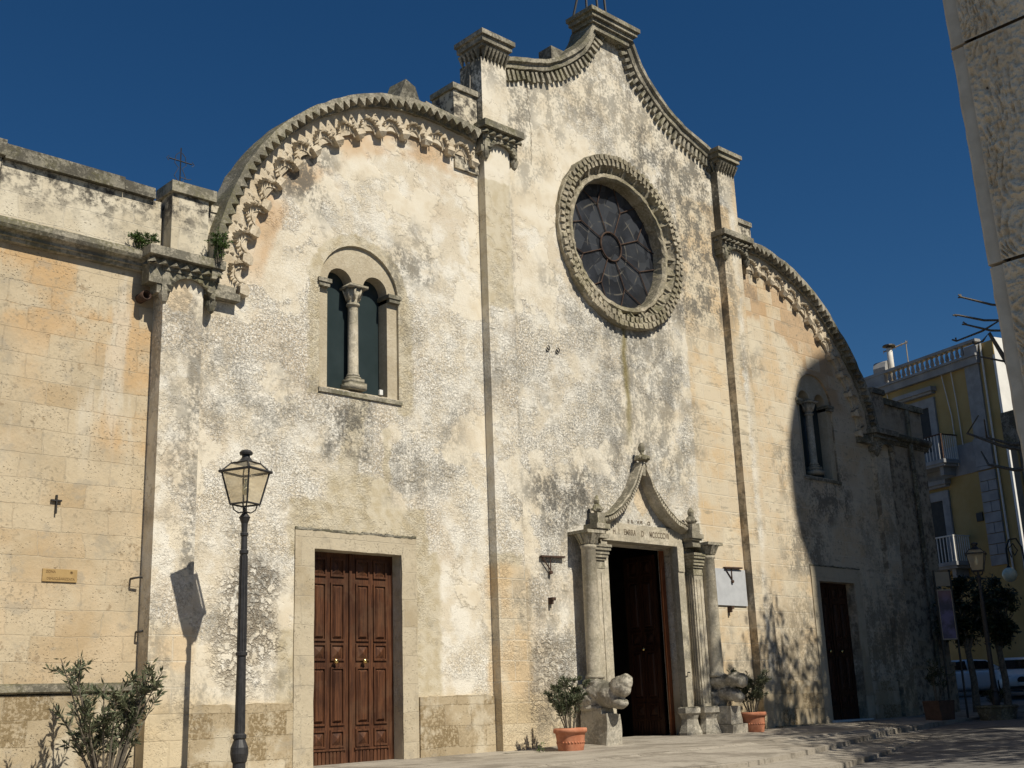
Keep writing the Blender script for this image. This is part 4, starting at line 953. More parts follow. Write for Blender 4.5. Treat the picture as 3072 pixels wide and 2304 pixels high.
shrub('oleander_bush', (6.95, -.95, -.0), 1.72, 1.0, 20, 2800, 'open straggly oleander bush in front of the left wing', 'bush', 21, .105)
shrub('caper_plant', (7.55, -.02, 7.78), .26, .27, 14, 1800, 'round green caper plant rooted on the cornice left of the corner pier', 'plant', 5, .05, 'wild plants on the cornice', 'caper', .1)
shrub('caper_plant', (8.64, -.36, 7.78), .50, .13, 14, 2000, 'tall green caper plant between the corner pier and the arch', 'plant', 6, .05, 'wild plants on the cornice', 'caper', .05)
shrub('wall_weed', (14.75, -.75, .06), .22, .12, 5, 60, 'small weed at the wall foot left of the potted oleander', 'plant', 8, .06, None, 'caper', .2)

# ------------------------------------------------------------------ street lamps
def lamp_post(x, y, zb, H, label, name='street_lamp', s=1.0):
    """H: height of the knob top"""
    t = thing(name, (x, y, zb), label, 'street lamp', 'black lantern street lamps'); zl = zb+H-.87*s   # lantern seat
    bm = BM()
    pr = [(.17, 0), (.17, .05), (.13, .08), (.12, .22), (.085, .28), (.085, .34), (.10, .36), (.12, .46), (.115, .54), (.075, .64), (.09, .66), (.09, .70), (.066, .72)]
    top = H-.87*s
    pr = [(r*s, h) for r, h in pr] + [(.060*s, 1.72), (.078*s, 1.73), (.078*s, 1.77), (.058*s, 1.78), (.048*s, top-.60), (.062*s, top-.585), (.062*s, top-.545), (.044*s, top-.53), (.042*s, top-.35), (.056*s, top-.335), (.056*s, top-.305), (.040*s, top-.29), (.046*s, top-.17), (.072*s, top-.10), (.080*s, top-.085), (.050*s, top-.045), (.030*s, top-.02), (.030*s, top+.08)]
    lathe(bm, pr, (x, y, zb), 20)
    for k in range(10):
        a = 6.283*k/10; r0, r1 = .064*s, .053*s; tube(bm, [(x+r0*math.cos(a), y+r0*math.sin(a), zb+.74), (x+r1*math.cos(a), y+r1*math.sin(a), zb+1.71)], .008, 4)
        r0, r1 = .060*s, .050*s; tube(bm, [(x+r0*math.cos(a), y+r0*math.sin(a), zb+1.79), (x+r1*math.cos(a), y+r1*math.sin(a), zb+top-.62)], .007, 4)
    obj('post', bm, 'lamp', t)
    z0, z1, z2 = zl+.10*s, zl+.56*s, zl+.68*s; wb, wt, wr = .145*s, .235*s, .145*s; rot = R(22)
    def C(w, k, z): a = rot+R(45+90*k); return Vector((x+w*1.414*math.cos(a), y+w*1.414*math.sin(a), z))
    bm = BM()
    for k in range(4):
        tube(bm, [C(wb, k, z0), C(wt, k, z1)], .014*s, 5); tube(bm, [C(wb, k, z0), C(wb, k+1, z0)], .014*s, 5); tube(bm, [C(wt*1.10, k, z1), C(wt*1.10, k+1, z1)], .020*s, 5)
        tube(bm, [C(wt, k, z1+.01), C(wr, k, z2)], .012*s, 5); tube(bm, [C(wr, k, z2), C(wr, k+1, z2)], .012*s, 5)
        tube(bm, [C(wt*1.07, k, z1), C(wt*1.07, k, z1+.05*s)], .006*s, 5); tube(bm, [C(wr, k, z2), C(wr, k, z2+.04*s)], .006*s, 5)
        a = C(wb*.85, k, z0); b = Vector((x, y, zl-.02)); d = (a-b); tube(bm, [a, b+Vector((d.x*.85, d.y*.85, .04*s)), b+Vector((d.x*.5, d.y*.5, -.0)), b+Vector((d.x*.15, d.y*.15, .01))], .010*s, 5); tube(bm, [C(wb, k, z0), C(wb, k, z0-.035)], .006, 4)
    obj('lantern_frame', bm, 'lamp', t)
    bm = BM(); lathe(bm, [(wr*1.2, z2-z1), (.10*s, .155*s), (.06*s, .20*s), (.055*s, .235*s), (.088*s, .245*s), (.095*s, .275*s), (.07*s, .305*s), (.02*s, .32*s)], (x, y, z1), 16, cap=True); obj('chimney_cap', bm, 'lamp', t)
    bm = BM()
    for k in range(4):
        for (wa, za, wc, zc) in ((wb, z0, wt, z1), (wt, z1+.008, wr, z2)):
            v = [C(wa*.97, k, za), C(wa*.97, k+1, za), C(wc*.97, k+1, zc), C(wc*.97, k, zc)]; bm.faces.new([bm.verts.new(p) for p in v])
    obj('lantern_glass', bm, 'lglass', t)
    bm = BM(); lathe(bm, [(.02, .36), (.02, .30), (.045, .24), (.05, .19), (.03, .14), (.005, .13)], (x, y, zl+.10*s), 12); obj('bulb', bm, 'globe', t, True)
    return t
lamp_post(8.55, -1.45, -.02, 4.56, 'black cast iron street lamp standing in front of the left bay')
lamp_post(27.92, -2.55, .20, 4.15, 'black street lamp beside the dark clipped trees at the right', s=.88)

# ------------------------------------------------------------------ small things on the front
def scone(x, z, label):
    t = thing('banner_bracket', (x, 0, z), label, 'bracket', 'iron brackets beside the portal')
    bm = BM(); obox(bm, (x, -.05, z), (.31, 0, .008), (0, .035, 0), (0, 0, .016)); obj('bar', bm, 'rust', t)
    bm = BM(); tube(bm, [(x-.28, -.05, z-.02), (x-.06, -.05, z-.26)], .012, 6); tube(bm, [(x-.06, -.05, z-.02), (x-.06, -.05, z-.26)], .012, 6); lathe(bm, [(.035, -.075), (.035, -.03)], (x-.06, 0, z-.30), 10, 'y'); obj('stay', bm, 'rust', t)
scone(21.57, 3.69, 'rusty iron bracket above the white board right of the portal'); scone(15.97, 3.62, 'rusty iron bracket on the bare wall left of the portal')
for x, z, l in ((21.36, 2.79, 'small iron socket under the white board'), (15.90, 2.80, 'small iron socket on the wall left of the portal')):
    bm = BM(); box(bm, x-.045, x+.045, -.12, .0, z-.0, z+.055); box(bm, x-.045, x+.0, -.10, .0, z-.07, z-.001); tag(obj('iron_socket', bm, 'rust'), l, 'socket', 'iron sockets beside the portal')
bm = BM(); box(bm, 20.83, 22.02, -.035, -.004, 2.87, 3.66); tag(obj('notice_board', bm, 'signw'), 'plain white square board fixed right of the portal', 'board')
t = thing('brass_plaque', (6.58, .17, 2.85), 'small brass plaque with two lines of lettering on the left wing', 'plaque')
KW = 16.17/16
bm = BM(); box(bm, 6.35*KW, 6.825*KW, .150, .169, 2.775, 2.945); obj('plate', bm, 'plaque', t)
text('ZONA', .046, (6.46*KW, .1485, 2.908), 'plaquetext', 'lettering', t, .001); text('DENUCLEARIZZATA', .046, (6.60*KW, .1485, 2.815), 'plaquetext', 'lettering', t, .001, sx=.92)
bm = BM()
for k in range(4): a = R(45*k); obox(bm, (6.745*KW, .1485, 2.905), (.022*math.cos(a), 0, .022*math.sin(a)), (0, .001, 0), (-.004*math.sin(a), 0, .004*math.cos(a)))
obj('emblem', bm, 'plaquetext', t)
bm = BM(); box(bm, 6.53, 6.55, .125, .168, 3.70, 3.96); box(bm, 6.465, 6.529, .128, .165, 3.872, 3.894); box(bm, 6.551, 6.615, .128, .165, 3.872, 3.894)
tag(obj('wall_cross', bm, 'iron'), 'small black cross on the left wing above the brass plaque', 'cross')
for x, z, l in ((7.74, 2.86, 'short bent iron clamp level with the brass plaque'), (7.86, 2.12, 'lower iron clamp on the corner beside the left pilaster')):
    bm = BM(); tube(bm, [(x-.06, .16, z), (x-.06, .04, z), (x+.02, .02, z+.015), (x+.05, .02, z+.01)], .016, 6); tag(obj('iron_clamp', bm, 'iron'), l, 'clamp')
for x, l in ((16.14, 'left one of two iron rings high on the wall'), (16.41, 'right one of two iron rings high on the wall')):
    bm = BM(); z = 7.78; tube(bm, [(x+.042*math.cos(R(a)), -.03, z+.042*math.sin(R(a))) for a in range(-200, 110, 20)], .011, 6); tube(bm, [(x-.035, .02, z-.02), (x-.04, -.03, z-.07)], .012, 5); tag(obj('iron_ring', bm, 'iron'), l, 'ring', 'iron rings left of the round window')
bm = BM(); tube(bm, [(18.92, -.08, 8.93), (18.92, -.12, 8.87), (18.97, -.12, 8.87), (18.97, -.10, 8.99)], .012, 5); tag(obj('iron_hook', bm, 'iron'), 'small iron hook at the foot of the round window', 'hook')
# wrought cross on the left pier, mast on the gable
t = thing('iron_cross', (8.15, .12, 8.99), 'thin wrought iron cross on the corner pier against the sky', 'cross')
bm = BM(); X0, Y0 = 8.16, .10
tube(bm, [(X0, Y0, 8.95), (X0, Y0, 9.70)], .011, 5); tube(bm, [(X0-.20, Y0, 9.47), (X0+.20, Y0, 9.47)], .011, 5); obj('bars', bm, 'iron', t)
bm = BM()
for sx in (-1, 1):
    tube(bm, [(X0+sx*.02, Y0, 9.10), (X0+sx*.10, Y0, 9.2), (X0+sx*.03, Y0, 9.35), (X0+sx*.10, Y0, 9.42), (X0+sx*.08, Y0, 9.56), (X0+sx*.02, Y0, 9.62)], .006, 4); tube(bm, [(X0+sx*.2, Y0, 9.43), (X0+sx*.24, Y0, 9.47), (X0+sx*.2, Y0, 9.51)], .006, 4)
    tube(bm, [(X0, Y0, 9.08), (X0+sx*.07, Y0, 9.02), (X0+sx*.09, Y0, 8.97)], .006, 4)
tube(bm, [(X0, Y0, 9.2), (X0+.13, Y0-.02, 9.18), (X0+.18, Y0-.02, 9.20)], .006, 4)
obj('scrollwork', bm, 'iron', t)
t = thing('gable_mast', (18.3, .05, 16.0), 'dark iron rods of a mast standing on the gable top', 'mast')
for (x, y, x2, y2) in ((17.75, .30, 17.98, .12), (18.02, .1, 18.02, .1), (18.15, -.12, 18.12, -.1), (18.48, -.08, 18.44, -.05)):
    bm = BM(); tube(bm, [(x, y, 15.98), (x2, y2, 17.2)], .03, 6); obj('rod', bm, 'iron', t)
bm = BM(); tube(bm, [(17.98, .12, 17.2), (18.02, .1, 17.22), (18.12, -.1, 17.22), (18.44, -.05, 17.2)], .03, 6); obj('tie', bm, 'iron', t)
# lightning conductor on the pier
bm = BM(); tube(bm, [(14.35, .30, 13.0), (14.36, .12, 13.55), (14.38, .10, 13.2), (14.38, .12, 12.85)], .014, 6); tag(obj('lightning_cable', bm, 'zinc'), 'thin pale cable down the flank of the left pier', 'cable')

# ------------------------------------------------------------------ far right: street behind the church
def trs(loc, rz): return Matrix.Translation(loc) @ Matrix.Rotation(rz, 4, 'Z')
def place(bm, mtx): bm.transform(mtx); return bm
# yellow house in local axes: u back along the facade (local y), out of the facade = local -x
YM = trs((45.73, 4.21, 0), -R(15.8))
def yb(name, parent, mat, *boxes, **k):
    bm = BM()
    for b in boxes: box(bm, *b)
    o = obj(name, place(bm, YM), mat, parent)
    return o
yh = thing('yellow_house', (45.73, 4.21, .8), 'tall ochre yellow house with grey trim, balconies and a roof balustrade', 'house')
yb('wall', yh, 'yellow', (0, 14, .0, 16, -2, 13.9)); yb('gable_wall', yh, 'white', (.02, 14, -.12, -.002, -2, 14.62), (3.0, 14, -.12, .0, 14.62, 14.9))
yb('corner_strip', yh, 'yellow', (-.02, .015, -.115, 0.58, 13.9, 14.5), (0.016, .4, .0, .58, 13.902, 14.5))
yb('pilaster', yh, 'trimgrey', (-.07, -.002, .68, 1.40, 10.72, 13.72), (-.10, -.003, .62, 1.46, 9.55, 10.70), (-.14, -.004, .56, 1.5, 9.40, 9.53))
yb('belt', yh, 'trimgrey', (-.04, -.002, 1.47, 16, 9.4, 10.64)); yb('cornice', yh, 'trimgrey', (-.22, .0, .60, 16, 13.72, 14.02), (-.30, .0, .58, 16, 14.022, 14.12))
bl = yb('balustrade', yh, 'trimgrey', (-.16, .10, .60, 1.22, 14.122, 14.50), (-.16, .10, 5.75, 6.95, 14.122, 14.62), (-.16, .10, 11.5, 12.6, 14.122, 14.62), (-.19, .13, .58, 16, 14.622, 14.74))
for k in range(16):
    bm = BM(); lathe(bm, [(.07, 0), (.07, .05), (.05, .07), (.09, .18), (.06, .36), (.05, .42), (.075, .45), (.075, .50)], (-.03, 1.42+k*.275, 14.122), 8); obj('baluster', place(bm, YM), 'trimgrey', bl)
bm = BM()
for z in [5.6+i*.42 for i in range(9)]:
    box(bm, -.08, -.002, .62, 1.42, z, z+.39) if (round(z*100) // 42) % 2 else (box(bm, -.08, -.002, .62, 1.0, z, z+.39), box(bm, -.08, -.002, 1.03, 1.42, z, z+.39))
obj('quoins', place(bm, YM), 'trimgrey', yh)
for zb_, zt, u0, u1 in ((10.1, 12.55, 3.55, 4.75), (5.95, 8.55, 3.45, 4.65)):
    w = yb('window', yh, 'opening_dark', (-.03, -.001, u0, u1, zb_, zt)); yb('frame', w, 'trimgrey', (-.09, -.002, u0-.35, u0-.002, zb_, zt+.38), (-.09, -.002, u1+.002, u1+.35, zb_, zt+.38), (-.09, -.003, u0-.001, u1+.001, zt, zt+.379))
    yb('hood', w, 'trimgrey', (-.34, -.001, u0-.5, u1+.5, zt+.62, zt+.80), (-.24, -.002, u0-.42, u1+.42, zt+.52, zt+.618))
for zb_, u0, u1 in ((10.05, 2.35, 5.6), (5.90, 2.40, 5.6)):
    b = yb('balcony', yh, 'trimgrey', (-.95, -.001, u0-.05, u1, zb_-.16, zb_), (-.88, -.002, u0+.02, u1-.1, zb_-.26, zb_-.162), (-.7, -.003, u0+.25, u0+.45, zb_-.62, zb_-.262), (-.7, -.003, u1-.6, u1-.4, zb_-.62, zb_-.262))
    bm = BM()
    for k in range(int((u1-u0)/.17)+1): tube(bm, [(-.90, u0+k*.17, zb_), (-.90, u0+k*.17, zb_+1.0)], .024, 4)
    for k in range(1, 8): tube(bm, [(-.90+k*.12, u0, zb_), (-.90+k*.12, u0, zb_+1.0)], .024, 4)
    obj('railing', place(bm, YM), 'balw', b)
    yb('handrail', b, 'rust' if zb_ > 8 else 'balw', (-.94, -.86, u0-.03, u1, zb_+1.0, zb_+1.05), (-.859, -.0, u0-.03, u0+.03, zb_+1.0, zb_+1.05), (-.93, -.87, u0-.025, u0+.025, zb_, zb_+1.0))
for u, z0, z1, k in ((.42, 5, 14.6, .0), (2.35, 9.8, 14.0, .3), (2.0, 10.6, 14.1, .12), (5.75, 12.4, 14.6, .1)):
    bm = BM(); tube(bm, [(-.06-.1*k, u, z0), (-.06, u+.04, (z0+z1)/2), (-.10, u+k, z1)], .022 if k else .04, 5); obj('downpipe', place(bm, YM), 'balw', yh)
yb('vent', yh, 'blackplastic', (-.06, -.001, 1.55, 1.85, 7.42, 7.76))
# roof things
bm = BM(); lathe(bm, [(.13, 13.9), (.13, 16.05), (.12, 16.06)], (48.3, 10.0, 0), 12); ch = obj('flue_pipe', bm, 'balw', None, True); tag(ch, 'pale metal flue pipe with a flat cowl on the yellow house roof', 'flue')
bm = BM(); lathe(bm, [(.13, 16.051), (.14, 16.10), (.30, 16.14), (.27, 16.20), (.01, 16.24)], (48.3, 10.0, 0), 12); obj('cowl', bm, 'blackplastic', ch)
bm = BM(); prism(bm, [(47.9, 13.9), (48.7, 13.9), (48.7, 15.25), (48.2, 15.5), (48.0, 15.4), (47.9, 15.15)], 10.1, 10.7); tag(obj('roof_hut', bm, 'trimgrey'), 'small pale rounded chimney block behind the balustrade', 'chimney')
bm = BM(); tube(bm, [(48.76, 9.4, 13.9), (48.76, 9.4, 16.35)], .03, 5); an = tag(obj('tv_antenna', bm, 'zinc'), 'thin television aerial on the yellow house roof', 'aerial')
bm = BM(); tube(bm, [(48.80, 9.35, 16.28), (48.3, 10.3, 15.95)], .035, 5)
for k in range(5): c = Vector((48.80, 9.35, 16.28)).lerp(Vector((48.3, 10.3, 15.95)), k/4); tube(bm, [c+Vector((-.3, -.16, 0)), c+Vector((.3, .16, 0))], .012, 4)
obj('boom', bm, 'zinc', an)
# neighbour house with a capped pier at the right edge
nh = thing('grey_house', (39.2, -1.2, .6), 'dark drab grey house with a moulded pier at the right edge', 'house'); NM = trs((36.9, .15, 0), -R(15.8))
def nb(name, mat, *bx):
    bm = BM()
    for b in bx: box(bm, *b)
    return obj(name, place(bm, NM), mat, nh)
nb('wall', 'drab', (.12, 8, -9, -.02, -2, 8.9)); nb('pier', 'drab', (-.02, .118, -.55, .0, -2, 8.2)); nb('pier_cap', 'dark', (-.14, .2, -.75, .10, 8.3, 9.4), (-.06, .16, -.65, .04, 8.202, 8.298))
bm = BM(); tube(bm, [(-.06, -.30, -1), (-.06, -.30, 8.2)], .035, 6); obj('downpipe', place(bm, NM), 'yellow', nh)
bs = thing('globe_lamp', (36.6, -1.0, 3.8), 'opal white globe lamp hanging from a scrolled bracket at the right', 'wall lamp')
GC = Vector((34.55, -.30, 4.12))
bm = BM(); bmesh.ops.create_uvsphere(bm, u_segments=24, v_segments=14, radius=.21, matrix=Matrix.Translation(GC)); obj('globe', bm, 'globe', bs, True)
bm = BM(); g = GC
tube(bm, [g+Vector((0, 0, .20)), g+Vector((-.01, 0, .75)), g+Vector((.1, -.08, 1.02)), g+Vector((.3, -.2, 1.05)), g+Vector((.42, -.28, .8)), g+Vector((.46, -.3, .2)), g+Vector((.48, -.3, -.6))], .025, 6)
tube(bm, [g+Vector((.12, -.08, .5)), g+Vector((.05, -.04, .75)), g+Vector((.2, -.13, .9)), g+Vector((.3, -.2, .7)), g+Vector((.2, -.14, .55)), g+Vector((.16, -.1, .68))], .018, 5)
tube(bm, [g+Vector((.48, -.3, -.3)), g+Vector((2.2, -.75, -.3))], .03, 6); lathe(bm, [(.07, .19), (.05, .24), (.03, .26)], g, 12)
obj('bracket', bm, 'iron', bs)
# distant low house closing the street
fh = thing('pale_house', (62, 18, 1.3), 'pale low house at the far end of the street behind the cars', 'house')
FM = trs((60, -2, 0), R(0)); bm = BM(); box(bm, 0, 8, -6, 30, -2, 6.5); obj('wall', place(bm, FM), 'white', fh)
bm = BM(); box(bm, -.05, -.001, 1.0, 2.3, 1.3, 3.7); obj('door', place(bm, FM), 'yellow', fh)

# clipped dark tree and bare tree
def leafcloud(name, c, rad, n, size, mat, parent, seed, holes=.0):
    rnd = random.Random(seed); V = []; F = []; c = Vector(c)
    cl = []
    for i in range(46):
        d = Vector((rnd.gauss(0, 1), rnd.gauss(0, 1), rnd.gauss(0, 1))).normalized()*rnd.uniform(.45, 1.0); cl.append((Vector((d.x*rad[0], d.y*rad[1], d.z*rad[2])), rnd.uniform(.16, .34)))
    for i in range(n):
        q, r = rnd.choice(cl); p = c+q+Vector((rnd.gauss(0, 1), rnd.gauss(0, 1), rnd.gauss(0, 1)))*r*.55*rad[0]
        a = Vector((rnd.uniform(-1, 1), rnd.uniform(-1, 1), rnd.uniform(-1, 1))).normalized(); b = a.orthogonal().normalized(); L = size*rnd.uniform(.6, 1.3)
        k = len(V); V.extend([tuple(p-a*L), tuple(p+b*L*.45), tuple(p+a*L), tuple(p-b*L*.45)]); F.append((k, k+1, k+2, k+3))
    me = bpy.data.meshes.new(name); me.from_pydata(V, [], F); return obj(name, me, mat, parent)
def clipped_tree(x, y, z, h, r, rz, label, seed):
    t = thing('clipped_tree', (x, y, z), label, 'tree', 'dark clipped trees by the parked cars'); rnd = random.Random(seed)
    bm = BM(); tube(bm, [(x, y, z), (x+.05, y, z+h*.22), (x-.02, y+.03, z+h*.45), (x+.03, y, z+h*.7)], [.11, .09, .08, .04], 8)
    for k in range(7):
        a = rnd.uniform(0, 6.28); tube(bm, [(x, y, z+h*.42), (x+r*.4*math.cos(a), y+r*.4*math.sin(a), z+h*.6), (x+r*.8*math.cos(a), y+r*.8*math.sin(a), z+h*rnd.uniform(.65, .9))], [.05, .035, .012], 5)
    obj('trunk', bm, 'bark', t); leafcloud('crown', (x, y, z+h*.69), (r, r, rz), 4600, .07, 'ficus', t, seed)
clipped_tree(30.45, -.80, .32, 3.75, .62, 1.02, 'dark clipped evergreen tree nearest the church corner', 4)
clipped_tree(30.85, -1.45, .33, 3.65, .60, .98, 'dark clipped evergreen tree nearer the kerb, next to the street lamp', 9)
bt = thing('bare_tree', (33.4, -2.4, .4), 'pollarded bare tree whose leafless twigs reach out past the near stone wall', 'tree')
rnd = random.Random(3); bm = BM(); B0 = Vector((24.6, -5.9, -.5))
tube(bm, [B0, B0+Vector((.05, .05, 2)), B0+Vector((-.05, .1, 4.6)), B0+Vector((0, .1, 6.4))], [.24, .2, .17, .15], 10); obj('trunk', bm, 'bark', bt)
bm = BM()
tips = [((24.3, -5.75, 8.45), (23.55, -4.98, 8.62)), ((24.3, -5.8, 8.2), (23.62, -5.12, 8.38)), ((24.25, -5.75, 8.55), (23.50, -4.90, 8.05)), ((24.4, -6.0, 8.7), (23.60, -5.1, 9.0)), ((24.4, -6.0, 7.5), (23.72, -5.35, 7.62)), ((24.0, -5.4, 8.2), (23.72, -5.2, 7.95))]
for a, b in tips:
    a = Vector(a); b = Vector(b); tube(bm, [B0+Vector((0, .1, 6.3)), a.lerp(B0+Vector((0, .1, 7.2)), .5), a, a.lerp(b, .5)+Vector((0, 0, -.06)), b], [.09, .055, .036, .026, .020], 6)
    for k in range(3): tube(bm, [b, b+Vector((rnd.uniform(-.08, .04), rnd.uniform(-.02, .08), rnd.uniform(-.03, .08)))], .018, 5)
for k in range(26):
    a = rnd.uniform(0, 6.28); e = rnd.uniform(.1, 1.2); L = rnd.uniform(.7, 1.7); d = Vector((math.cos(a)*math.cos(e), math.sin(a)*math.cos(e), math.sin(e)))
    if d.x < -.1: continue
    p = B0+Vector((0, .1, rnd.uniform(5.6, 6.6))); q = p+d*L; tube(bm, [p, p+d*L*.5+Vector((0, 0, -.08)), q, q+Vector((rnd.uniform(-.3, .3), rnd.uniform(-.3, .3), .35))], [.06, .04, .03, .015], 5)
obj('branches', bm, 'bark', bt)
for o in bt.children:        # set the tree out at its distance down the street
    for v in o.data.vertices: v.co = Vector((0, -16, .9)) + (v.co-Vector((0, -16, .9)))*1.36
sq = thing('square_tree', (24.3, -10.6, -.1), 'leafy street tree in the square, beyond the right edge of the view', 'tree')
bm = BM(); tube(bm, [(24.3, -10.6, -.3), (24.2, -10.5, 3), (24.3, -10.6, 6), (24.2, -10.6, 10)], [.2, .17, .14, .08], 8)
for k in range(12):
    a = rnd.uniform(0, 6.28); tube(bm, [(24.3, -10.6, 6.6), (24.3+1.3*math.cos(a), -10.6+1.3*math.sin(a), 9), (24.3+2.2*math.cos(a), -10.6+2.2*math.sin(a), rnd.uniform(10, 12.5))], [.08, .05, .02], 5)
obj('trunk', bm, 'bark', sq); leafcloud('crown', (23.3, -10.6, 10.6), (3.2, 2.6, 2.5), 8500, .10, 'ficus', sq, 14)
s2 = thing('square_tree', (21.4, -14.4, -.1), 'second leafy street tree, added out of view at the right to shade the street', 'tree')  # unseen tree added to darken the street at lower right
bm = BM(); tube(bm, [(21.4, -14.4, -.3), (21.3, -14.4, 3.5), (21.4, -14.3, 7), (21.3, -14.4, 10)], [.2, .17, .14, .08], 8); obj('trunk', bm, 'bark', s2); leafcloud('crown', (21.2, -14.4, 9.2), (4.0, 2.7, 2.2), 9500, .12, 'ficus', s2, 24)
# poster stand, trough
ps = thing('poster_stand', (27.55, -1.8, .27), 'framed dark poster on a stand at the end of the church', 'poster')
PM = trs((27.55, -1.80, 0), R(-42)) @ Matrix.Diagonal((.52, 1, 1, 1))
def pb(name, mat, *bx):
    bm = BM()
    for b in bx: box(bm, *b)
    return obj(name, place(bm, PM), mat, ps)
def postermat():
    n = NT('poster_print'); a = n.noise(3.2, 5, .6); c = n.mix(n.ramp(a, .38, .6), (.045, .035, .06), (.12, .10, .20)); c = n.mix(n.mul(n.ramp(n.z, 2.9, 3.25), .7), c, (.20, .10, .09)); return n.done(c, .4, .4)
M['poster'] = postermat()
pb('post', 'blackplastic', (-.40, -.34, -.03, .03, .2, 3.75), (.34, .40, -.03, .03, .2, 3.75)); pb('head_panel', 'drab', (-.335, .335, -.02, .02, 3.36, 3.70)); pb('print', 'poster', (-.31, .31, -.02, .02, 2.12, 3.25))
pb('frame', 'zinc', (-.338, -.311, -.035, .035, 2.09, 3.28), (.311, .338, -.035, .035, 2.09, 3.28), (-.31, .31, -.035, .035, 3.252, 3.28), (-.31, .31, -.035, .035, 2.09, 2.118))
tp = thing('planter_trough', (26.75, -1.75, .25), 'brown trough planter at the foot of the side wing', 'planter')
bm = BM(); prism(bm, [(26.42, .25), (27.02, .25), (27.10, .70), (26.34, .70)], -1.95, -1.55); obj('trough', bm, 'trough', tp)
shrub('trough_shrub', (26.72, -1.75, .70), .95, .42, 8, 520, 'sparse dark shrub growing in the brown trough', 'shrub', 31, .09, None, 'ficus')
bm = BM(); lathe(bm, [(.30, 0), (.36, .05), (.46, .42), (.50, .46), (.46, .50), (.40, .46)], (27.92, -2.55, .05), 20); tag(obj('lamp_planter', bm, 'dark'), 'round dark stone planter around the foot of the farther lamp', 'planter')
shrub('planter_shrub', (27.95, -2.5, .48), .42, .38, 8, 420, 'low dark shrub in the round planter at the lamp foot', 'shrub', 33, .08, None, 'ficus')

# ------------------------------------------------------------------ cars
def car(x, y, z, rz, paint, label, s=.9):
    t = thing('parked_car', (x, y, z), label, 'car', 'cars parked at the right', rz); L, W = 4.5, 1.78
    mtx = trs((x, y, z), rz) @ Matrix.Diagonal((s, s, s, 1))
    st = [(-2.24, .40, .78, .80, .62), (-2.16, .30, .92, .88, .70), (-1.7, .22, 1.0, .89, .74), (-.9, .20, 1.02, .89, .78), (0, .20, 1.01, .89, .78), (.95, .20, .98, .89, .78), (1.5, .22, .92, .88, .74), (1.95, .24, .84, .86, .66), (2.16, .30, .74, .78, .56), (2.25, .40, .62, .66, .46)]
    bm = BM(); rows = []
    for X, z0, z1, w, wt in st: rows.append([(X, -w*.92, z0), (X, -w, z0+.14), (X, -w, (z0+z1)/2+.05), (X, -w*.97, z1-.08), (X, -wt, z1), (X, 0, z1+.03), (X, wt, z1), (X, w*.97, z1-.08), (X, w, (z0+z1)/2+.05), (X, w, z0+.14), (X, w*.92, z0)])
    strip(bm, rows); o = obj('body', place(bm, mtx), paint, t, True); o.modifiers.new('s', 'SUBSURF').levels = 1; o.modifiers['s'].render_levels = 2
    bm = BM(); rf = [(-1.75, .98, .98, .70, .70), (-1.15, 1.00, 1.38, .76, .60), (-.55, 1.0, 1.43, .78, .60), (.10, 1.0, 1.41, .78, .60), (.42, 1.0, 1.33, .78, .59), (1.15, .96, .965, .74, .70)]
    strip(bm, [[(X, -w, z0), (X, -wt, z1-.03), (X, -wt*.85, z1), (X, wt*.85, z1), (X, wt, z1-.03), (X, w, z0)] for X, z0, z1, w, wt in rf]); obj('cabin', place(bm, mtx), paint, t, True)
    bm = BM()
    def quad(*p): bm.faces.new([bm.verts.new(q) for q in p])
    quad((1.11, -.66, 1.0), (1.11, .66, 1.0), (.50, .55, 1.325), (.50, -.55, 1.325)); o = None
    for s in (-1, 1):
        quad((.98, s*.778, 1.03), (.42, s*.635, 1.31), (-.28, s*.625, 1.375), (-.28, s*.795, 1.03)); quad((-.36, s*.795, 1.03), (-.36, s*.625, 1.375), (-1.10, s*.63, 1.35), (-1.45, s*.765, 1.04))
    bmesh.ops.solidify(bm, geom=bm.faces[:], thickness=.02); o = obj('windows', place(bm, mtx), 'carglass', t)
    for s in (-1, 1):
        bm = BM(); obox(bm, (2.06, s*.60, .70), (.10, -s*.06, -.03), (0, .17, 0), (-.03, 0, .075)); obj('headlight', place(bm, mtx), 'headl', t)
        bm = BM(); obox(bm, (.72, s*.96, 1.06), (.05, 0, 0), (0, .09, 0), (0, 0, .06)); obj('mirror', place(bm, mtx), paint, t)
        bm = BM(); lathe(bm, [(.05, -.11), (.05, -.10), (.16, -.09), (.16, 0), (.001, .0)], (s*.13, 0, .66), 16, 'y', sq=1); bm.transform(Matrix.Translation((2.24, 0, 0)) @ Matrix.Rotation(R(90), 4, 'Z') @ Matrix.Diagonal((1.0, .5, .75, 1)) @ Matrix.Translation((0, 0, .14))); obj('grille', place(bm, mtx), 'blackplastic', t)
    bm = BM(); box(bm, 2.16, 2.27, -.55, .55, .30, .40); obj('intake', place(bm, mtx), 'blackplastic', t)
    bm = BM(); box(bm, 2.25, 2.30, -.25, .25, .42, .53); obj('number_plate', place(bm, mtx), 'white', t)
    for X in (-1.36, 1.40):
        for s in (-1, 1):
            bm = BM(); lathe(bm, [(.20, -.10), (.30, -.11), (.325, -.07), (.325, .07), (.30, .11), (.20, .10)], (X, s*.80, .325), 24, 'y'); w = obj('wheel', place(bm, mtx), 'tyre', t, True)
            bm = BM(); lathe(bm, [(.205, -.112), (.19, -.09), (.05, -.115), (.001, -.115)] if s < 0 else [(.001, .115), (.05, .115), (.19, .09), (.205, .112)], (X, s*.80, .325), 20, 'y'); obj('rim', place(bm, mtx), 'rim', w)
    return t
car(39.6, 2.05, .62, R(207), 'silver', 'silver saloon car parked facing the camera at the right edge')
car(41.3, 5.3, .68, R(135), 'palecar', 'pale car parked behind the clipped trees, seen from the side')

